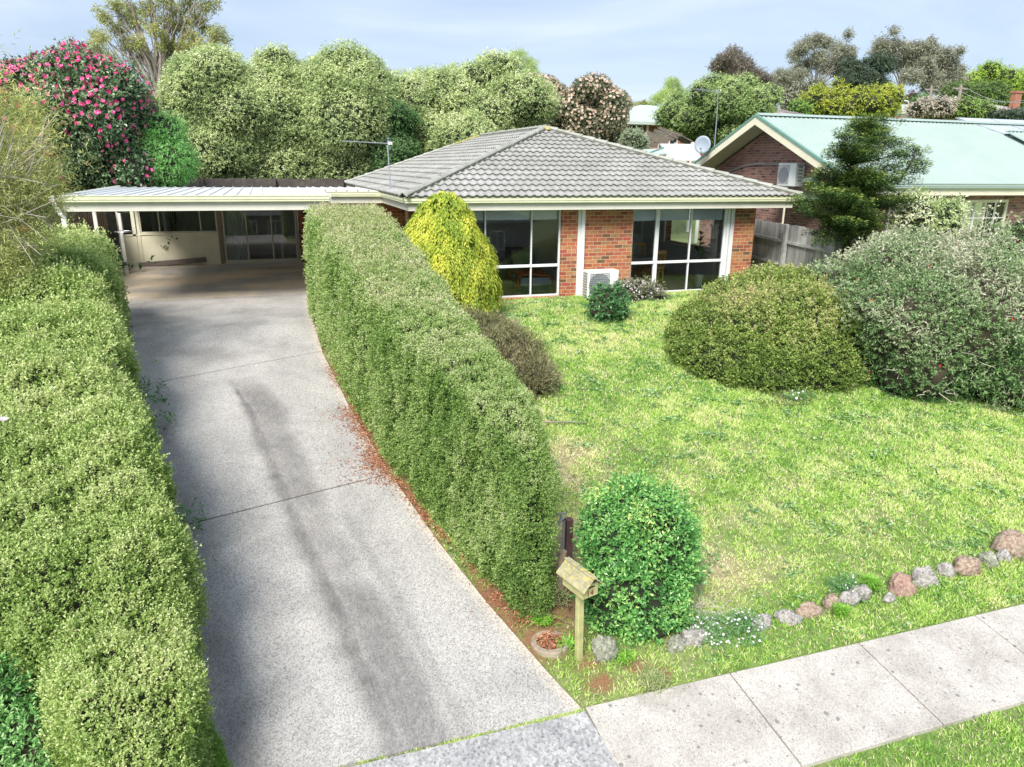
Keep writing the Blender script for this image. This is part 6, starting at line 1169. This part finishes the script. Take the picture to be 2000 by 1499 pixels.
# ---- wispy bottlebrush on the far left
t = thing('bottlebrush_shrub', 'wispy yellow-green bottlebrush with bare pale twigs and orange flowers at the left margin', 'shrub', (-5.9, 13.2, 0))
G_BOT = leaf('bottlebrush_leaf', [(.1, .13, .04), (.22, .27, .08), (.42, .46, .14), (.55, .5, .28)], .3)
bt = [(tuple(at(px, py, 13.+dy)), r_) for px, py, dy, r_ in ((-10, 330, 0, (.8, .8, .8)), (20, 260, .5, (.7, .7, .55)), (-20, 430, 0, (.9, .8, .7)), (55, 330, .3, (.55, .6, .6)), (-40, 240, .4, (.6, .6, .5)), (40, 400, -.2, (.5, .5, .55)), (-30, 520, -.4, (.8, .8, .8)))]
foliage(t, bt, G_BOT, None, .05, 8, .9, 5, .13, 73, .35, .6, .5, .8, .8, .1, depth=5., sl=2.2)
s = MB(); rng = np.random.RandomState(74); c_ = at(-40, 470, 13.2)
for k in range(160):
    a0 = at(rng.uniform(-60, 30), rng.uniform(340, 470), 13+rng.uniform(-.6, .6)); e_ = at(rng.uniform(-40, 118), rng.uniform(215, 520), 12.8+rng.uniform(-.8, .8)); L_2 = np.linalg.norm(e_-a0)
    if L_2 > 1.6: e_ = a0+(e_-a0)*1.6/L_2
    mid = (a0+e_)/2+rng.normal(size=3)*.1; s.tube([tuple(a0), tuple(mid), tuple(e_)], [.012, .008, .003], 4)
s.tube([(-6.0, 13.2, -.4), (-5.9, 13.2, .8), tuple(c_+[0, 0, .4])], [.09, .07, .04], 7); tag(s.build('twigs', MTWIG, t), kind='stuff')
P = np.array([at(50, 445, 12.6), at(45, 452, 12.6), at(6, 180, 13.5), at(90, 300, 13), at(30, 250, 12.8)]); P = np.repeat(P, 40, 0)+rng.normal(size=(200, 3))*.03; leaf_mesh('flower', P, rng.normal(size=(200, 3)), rng.normal(size=(200, 3)), np.full(200, .05), np.full(200, .008), leaf('orange_flower', [(.75, .2, .05), (.8, .35, .15)]), t, rng.rand(200))
# ---- gum trees: spreading stems carrying separate leaf masses
G_GUM = leaf('gum_leaf', [(.07, .09, .03), (.15, .18, .06), (.28, .32, .09), (.45, .48, .14), (.55, .48, .3)], .3); G_GUMD = leaf('dull_gum_leaf', [(.08, .09, .06), (.16, .18, .12), (.28, .3, .22), (.42, .42, .34)], .3)
MGUMB = plain('gum_bark', (.36, .31, .27), .85, .25, 3, 20)
def gum(name, label, base, Y, tips, mt, seed, lr, dens=1., lf=.16, r0=.2, sub=None, stems=None, cat='tree', group=None, bark=None):
    "base and tips in photograph positions at distance Y; each tip carries a leaf mass"
    rng = np.random.RandomState(seed); B = at(base[0], base[1], Y); g = zgs(B[0], Y); t = thing(name, label, cat, (B[0], Y, g), group); s = MB(); bl = []
    root = np.array([B[0], Y, g-.3]); fork = B
    s.tube([tuple(root), tuple(fork)], [r0*1.2, r0], 9)
    for (x_, y_) in tips:
        yy = Y+rng.uniform(-1, 1)*lr*2.2; E_ = at(x_, y_, yy); sidew = (E_[0]-fork[0]); m1 = fork+(E_-fork)*.35+np.array([-sidew*.10, 0, (E_[2]-fork[2])*.08]); m2 = fork+(E_-fork)*.7+np.array([-sidew*.08, 0, (E_[2]-fork[2])*.05])
        s.tube([tuple(fork), tuple(m1+rng.normal(size=3)*.1), tuple(m2+rng.normal(size=3)*.1), tuple(E_)], [r0*.55, r0*.38, r0*.22, r0*.07], 6)
        for q in range(5):
            u_ = rng.uniform(.5, .95); c_ = fork*(1-u_)+E_*u_; e2 = E_+rng.normal(size=3)*lr*.8; s.tube([tuple(c_), tuple((c_+e2)/2+rng.normal(size=3)*.1), tuple(e2)], [r0*.14, r0*.08, r0*.03], 4)
        bl.append((tuple(E_), (lr*rng.uniform(.8, 1.25), lr, lr*rng.uniform(.55, .8))))
        e2 = E_+rng.normal(size=3)*lr*.55; bl.append((tuple(e2), (lr*.55, lr*.55, lr*.4)))
    s.build('trunk', bark or MGUMB, t)
    foliage(t, bl, mt, None, lf*.62, Y, dens*1.1, 5, .32, seed, .3, .7, .2, .7, 1., .4, sub=2, smax=3, depth=1.6, back=.8)
    return t
rng = np.random.RandomState(81)
tips = [(x_, y_) for x_, y_ in ((195, 70), (205, 35), (185, 95), (230, 55), (225, 10), (255, 20), (265, 45), (290, 15), (300, 60), (320, 0), (340, 20), (350, 50), (370, 5), (385, 35), (400, 55), (405, 15), (415, 80), (425, 65), (395, 95), (375, 70), (245, 90), (270, 85), (320, 40), (360, 90), (215, 115), (240, -20), (290, -25), (340, -25), (390, -15), (330, 90), (410, 105), (280, 110))]
gum('gum_tree', 'tall many-stemmed gum tree with an open crown and bare fanned stems at upper left', (322, 232), 46, tips, G_GUM, 82, .5, .75, r0=.24, lf=.17)
gum('gum_tree', 'distant gum with a dusky blue-grey flat-topped crown above the yellow trees', (1588, 190), 120, [(1570, 92), (1590, 80), (1612, 85), (1635, 95), (1650, 105), (1555, 108), (1600, 110), (1630, 120), (1580, 125), (1610, 135), (1640, 140), (1560, 135), (1660, 130)], G_GUMD, 83, 1.7, 1.3, .4, .3)
gum('gum_tree', 'distant gum with twisted pale limbs, left of the largest dusky crown', (1760, 185), 115, [(1722, 92), (1740, 88), (1760, 95), (1785, 100), (1735, 110), (1770, 115), (1795, 110), (1750, 125), (1780, 130), (1715, 100)], G_GUMD, 84, 1.6, 1.4, .4, .3)
gum('gum_tree', 'largest distant gum with a heavy drooping grey-green crown near the power poles', (1810, 190), 112, [(1800, 95), (1820, 100), (1840, 110), (1855, 125), (1865, 140), (1830, 130), (1810, 125), (1845, 150), (1870, 160), (1825, 150), (1800, 140), (1855, 165), (1815, 165), (1835, 170), (1785, 150)], G_GUMD, 85, 1.7, 1.7, .4, .3)
gum('gum_tree', 'distant brownish gum rising behind the bright green rounded tree', (1435, 200), 90, [(1415, 120), (1430, 108), (1445, 118), (1455, 130), (1440, 140), (1420, 140), (1405, 130), (1465, 145), (1480, 152), (1495, 160), (1450, 155), (1430, 155)], leaf('brown_gum_leaf', [(.08, .07, .055), (.16, .14, .11), (.28, .25, .2)], .3), 86, 1.25, 1.6, .35, .25)
gum('gum_tree', 'distant thin grey gum at the left end of the far tree line', (1528, 215), 110, [(1515, 155), (1528, 148), (1540, 150), (1520, 170), (1535, 175), (1552, 160), (1560, 145), (1545, 185), (1522, 190)], G_GUMD, 87, 1.35, 1.3, .3, .28)
G_DC = leaf('dark_conifer_leaf', [(.02, .045, .03), (.045, .08, .05), (.1, .14, .09)], .15); gF = 'trees beyond the neighbouring roof'
tree('dark_pine', 'dark pyramidal pine standing between the distant gums', 1688, 108, 235, 105, 75, G_DC, 40, 1.5, 141, group=gF, lf=.3)
tree('dark_pine', 'dull grey-green tree directly below the dusky flat-topped gum', 1572, 155, 235, 95, 70, G_GUMD, 30, 1.4, 142, group=gF, lf=.28)
G_YEL = leaf('yellow_leaf', [(.1, .16, .015), (.2, .28, .025), (.33, .38, .04), (.46, .46, .1)], .35)
tree('yellow_tree', 'bright yellow-green round tree, left of the pair behind the green ridge', 1622, 160, 240, 62, 85, G_YEL, 34, .95, 143, group=gF, lf=.2, tonef=top_light)
tree('yellow_tree', 'bright yellow-green spreading tree, right of the pair and next to the red roof', 1700, 165, 240, 60, 95, G_YEL, 34, .95, 144, group=gF, lf=.2, tonef=top_light)
tree('green_tree', 'small dark green bush-like tree left of the yellow pair', 1562, 198, 228, 58, 36, leaf('mid_green', [(.05, .12, .02), (.12, .25, .04), (.25, .4, .08)], .3), 14, .5, 145, group=gF, lf=.18)
tree('green_tree', 'large sunlit green tree on the hilltop at the right margin', 1960, 130, 215, 130, 150, leaf('hill_green', [(.1, .2, .02), (.22, .36, .04), (.36, .5, .09)], .3), 40, 2.2, 146, group=gF, lf=.35, tonef=top_light)
tree('green_tree', 'dark green spreading tree just under the bright hilltop tree', 1905, 160, 215, 100, 110, leaf('deep_green', [(.05, .1, .02), (.1, .18, .04), (.2, .3, .08)], .3), 34, 1.5, 147, group=gF, lf=.3)
tree('leafless_tree', 'pale pinkish grey leafless-looking bush below the power poles', 1835, 195, 232, 50, 100, leaf('pale_bare_leaf', [(.2, .17, .14), (.38, .33, .27), (.5, .46, .38)], .2), 26, .7, 148, group=gF, lf=.14)
tree('green_tree', 'leafy green bush right of the pale bush below the power poles', 1905, 195, 236, 48, 60, leaf('leafy_green', [(.08, .16, .03), (.18, .3, .06), (.34, .46, .14)], .3), 20, .6, 149, group=gF, lf=.14)
tree('green_tree', 'dark low bush at the right margin behind the solar panels', 1980, 215, 240, 46, 70, G_DC, 18, .5, 150, group=gF, lf=.14)
tree('maroon_tree', 'small maroon-leaved tree beside the far street lamp', 1778, 184, 212, 84, 26, leaf('maroon_leaf', [(.06, .03, .035), (.12, .06, .06), (.2, .12, .1)], .2), 12, .9, 151, group=gF, lf=.24)
tree('green_tree', 'low green tree between the maroon tree and the power pole', 1796, 192, 212, 82, 34, leaf('emerald_leaf', [(.04, .11, .03), (.1, .22, .06), (.2, .34, .12)], .3), 12, .9, 152, group=gF, lf=.24)
# upright airy birches
G_BIR = leaf('birch_leaf', [(.15, .24, .06), (.3, .42, .12), (.48, .56, .28)], .4)
gum('birch_tree', 'slim airy birch top poking above the evergreens behind the roof peak', (1018, 200), 52, [(1015, 105), (1005, 118), (1028, 118), (1000, 135), (1038, 128), (1018, 140), (1030, 150), (1008, 155), (1042, 145)], G_BIR, 91, .55, .55, r0=.1, lf=.12)
gum('birch_tree', 'thin pale young birch behind the far green-roofed house', (1312, 205), 62, [(1312, 160), (1305, 172), (1320, 170), (1300, 185), (1325, 182), (1290, 190), (1282, 195), (1330, 195), (1310, 190)], G_BIR, 92, .7, .8, r0=.1, lf=.12)
gum('birch_tree', 'low olive bush on the skyline left of the far green-roofed house', (1220, 212), 70, [(1212, 208), (1222, 205), (1232, 208), (1245, 208), (1262, 207), (1255, 209)], G_GUM, 93, .55, 1.4, r0=.1, lf=.14)
# ================================================================== SMALL PLANTS
def tussock(name, label, x, y, n, L, mt, seed, spread=.5, w=.01, cat='plant', up=1., group=None, tone=None):
    rng = np.random.RandomState(seed); z = zgs(x, y); P = np.c_[x+rng.normal(size=n)*.03*spread*2, y+rng.normal(size=n)*.03*spread*2, np.full(n, z)]; D = rng.normal(size=(n, 3))*spread; D[:, 2] = up; D = unit(D); l_ = L*(.5+.7*rng.rand(n))
    # two-segment arching blades
    V = np.empty((n, 6, 3)); S_ = unit(np.cross(D, [0, 0, 1.])+1e-6)*w/2; mid = P+D*l_[:, None]*.55; tip = mid+(D*[1, 1, .25]-[0, 0, .15])*l_[:, None]*.5
    V[:, 0] = P-S_; V[:, 1] = P+S_; V[:, 2] = mid+S_*.9; V[:, 3] = mid-S_*.9; V[:, 4] = tip+S_*.15; V[:, 5] = tip-S_*.15; b = np.arange(n)[:, None]*6; F = np.vstack([b+[0, 1, 2, 3], b+[3, 2, 4, 5]])
    tn = (tone if tone is not None else .5)+rng.normal(size=n)*.2; o = np_mesh(name, V.reshape(-1, 3), F, mt, None, (x, y, z), False, {'tone': ('FACE', np.clip(np.r_[tn, tn], 0, 1))}); tag(o, label, cat, group); return o
MTUS = leaf('tussock_blade', [(.07, .2, .02), (.16, .38, .03), (.3, .5, .08)], .35); MSTR = leaf('dry_tussock', [(.1, .18, .05), (.24, .3, .12), (.42, .42, .24)], .3)
tussock('grass_tuft', 'bright green upright grass tuft between the dark pitted stones and the reddish boulder', 6.15, 5.56, 420, .26, MTUS, 1, .32)
tussock('grass_tuft', 'bright green grass tuft in front of the small pinkish brown stone', 5.52, 5.3, 300, .2, MTUS, 2, .35)
tussock('grass_tuft', 'loose grey-green spreading grass clump in the verge by the footpath', 3.1, 5.02, 260, .16, MSTR, 3, .9, .009)
tussock('grass_tuft', 'strappy weed tuft between the concrete ring and the hedge end', 2.38, 6.05, 120, .14, MTUS, 4, .8, .014)
tussock('grass_tuft', 'dark strappy weed tuft at the foot of the stump post', 2.66, 6.3, 90, .24, MSTR, 5, .8, .012)
tussock('grass_tuft', 'strappy weed tuft tight against the letterbox post', 2.5, 5.66, 60, .14, MTUS, 6, .8, .014)
tussock('grass_tuft', 'strappy weed tuft right of the big pitted letterbox stone', 2.98, 5.36, 80, .13, MTUS, 7, .9, .012)
# straggly stems and dead twigs at the hedge end
def twiggy(name, label, cx, cy, rx, ry, n, h, mt, seed, cat='plant', lean=.5, r=.004, kind=None):
    rng = np.random.RandomState(seed); s = MB(); z0 = zgs(cx, cy)
    for k in range(n):
        a_ = np.array([cx+rng.normal()*rx, cy+rng.normal()*ry, 0]); a_[2] = zgs(a_[0], a_[1]); d = np.array([rng.normal()*lean, rng.normal()*lean, .25+.5*rng.rand()]); m_ = a_+d*h*.5+rng.normal(size=3)*.03; e_ = a_+d*h+rng.normal(size=3)*.05; s.tube([tuple(a_), tuple(m_), tuple(e_)], [r, r*.8, r*.4], 4, False)
    o = s.build(name, mt, base=(cx, cy, z0)); tag(o, label, cat); return o
twiggy('dead_twigs', 'tangle of dry brown twigs and stems between the hedge end and the round bush', 2.72, 6.5, .16, .28, 130, .28, plain('dry_brown_twig', (.24, .15, .11), .9, .3, 9, 40), 21, 'twigs', 1.)
twiggy('dead_twigs', 'patch of pale dead stems at the right foot of the letterbox bush', 3.95, 5.75, .16, .14, 80, .22, MTWIG, 22, 'twigs', 1.1, .0035)
twiggy('dead_twigs', 'dark dead stems at the front foot of the mounded shrub', 8.7, 10.15, .35, .06, 90, .2, MBARKD, 23, 'twigs', .9, .004)
s = MB(); s.tube([(3.95, 10.3, zgs(3.9, 10.3)+.06), (4.3, 10.2, zgs(4.3, 10.2)+.07), (4.7, 10.15, zgs(4.7, 10.1)+.05)], [.012, .012, .006], 6); o = s.build('fallen_stick', MBARK, base=(4.3, 10.2, -.7)); tag(o, 'single thin fallen stick lying on the lawn right of the hedge', 'stick')
# flower patches among the stones
def ground_plant(name, label, blobs, mt, fm, nf, seed, lf=.024, cat='plant', fs=.014):
    c_ = blobs[0][0]; t = thing(name, label, cat, (c_[0], c_[1], zgs(c_[0], c_[1]))); foliage(t, blobs, mt, None, lf, 7, 1.3, 5, .35, seed, .25, 1., .8, .6, gz=.0, depth=3.)
    if fm: bloom(t, blobs, fm, nf, fs, seed, .25, 1., 5, .6, .9)
    return t
zf = zgs(0, 5.45); G_GP = leaf('ground_plant_leaf', [(.04, .12, .04), (.1, .24, .08), (.22, .36, .16)], .3)
ground_plant('flower_patch', 'trailing plant with many tiny white flowers among the stones near the round bush', [((4.15, 5.36, zf), (.33, .2, .16)), ((4.4, 5.42, zf), (.22, .16, .12)), ((3.95, 5.5, zf), (.2, .2, .15))], G_GP, MWPET, 420, 94)
ground_plant('flower_patch', 'small clump of white flowers on top of the dark pitted stones', [((5.85, 5.62, zf+.04), (.2, .14, .16))], G_GP, MWPET, 50, 95)
ground_plant('flower_patch', 'few white daisies in the grass at the front of the mounded shrub', [((8.9, 10.25, -.7), (.35, .12, .16))], G_GP, MWPET, 40, 96, fs=.025)
t = ground_plant('weed_clump', 'leafy weeds with small flowers straggling over the driveway from the left hedge', [((-2.35, 12.6, -.3), (.25, .5, .32)), ((-2.15, 11.6, -.4), (.22, .4, .3))], G_GP, MPINK, 26, 97, .04, fs=.03)
ground_plant('weed_clump', 'green weeds spilling over the driveway edge halfway along the left hedge', [((-1.4, 8.6, -.8), (.2, .35, .25))], G_GP, None, 0, 98, .04)
ground_plant('weed_clump', 'small weed clump on the driveway edge further along the left hedge', [((-1.25, 7.6, -.9), (.16, .25, .22))], G_GP, None, 0, 99, .036)
ground_plant('corner_plant', 'dark leafy plant in the corner of the carport by the end post', [((-4.25, 25.2, .15), (.2, .2, .26)), ((-4.15, 25.0, .08), (.18, .18, .16))], leaf('dark_corner_leaf', [(.02, .07, .02), (.05, .14, .04), (.1, .22, .07)], .2), None, 0, 100, .05)
# grass strip at the foot of the left hedge, and mossy growth along the driveway joint
rng = np.random.RandomState(31)
n = 16000; Y = 4.2+2.1*rng.rand(n); xr = np.interp(Y, [4.2, 4.9, 5.4, 6.3], [-.45, -.52, -.68, -1.02]); X = xr-.02-np.abs(rng.normal(size=n))*.14; P = np.c_[X, Y, zg(X, Y)]
n2_ = 5200; u_ = rng.rand(n2_); cl = sn(np.c_[u_*3, 0*u_, 0*u_], 1.3, 5, 3); u_ = u_[rng.rand(n2_) < np.clip(.25+cl, .06, 1)]; P = np.vstack([P, np.c_[-.5+2.85*u_, 4.877+rng.normal(size=len(u_))*.012, np.full(len(u_), zgs(0, 4.88)-.0)]])
sc_ = np.r_[np.full(n, 1.), np.full(len(u_), .55)]; m_ = len(P); D = rng.normal(size=(m_, 3))*.6; D[:, 2] = .8; o = leaf_mesh('edge_grass', P, D, rng.normal(size=(m_, 3)), .06*sc_*(.6+.7*rng.rand(m_)), .009+0*sc_, MGRASS, None, .36+rng.normal(size=m_)*.15+np.r_[np.zeros(n), np.full(len(u_), .25)], .1); tag(o, 'strip of grass and mossy growth along the driveway edge and joint', 'grass', None, 'stuff')
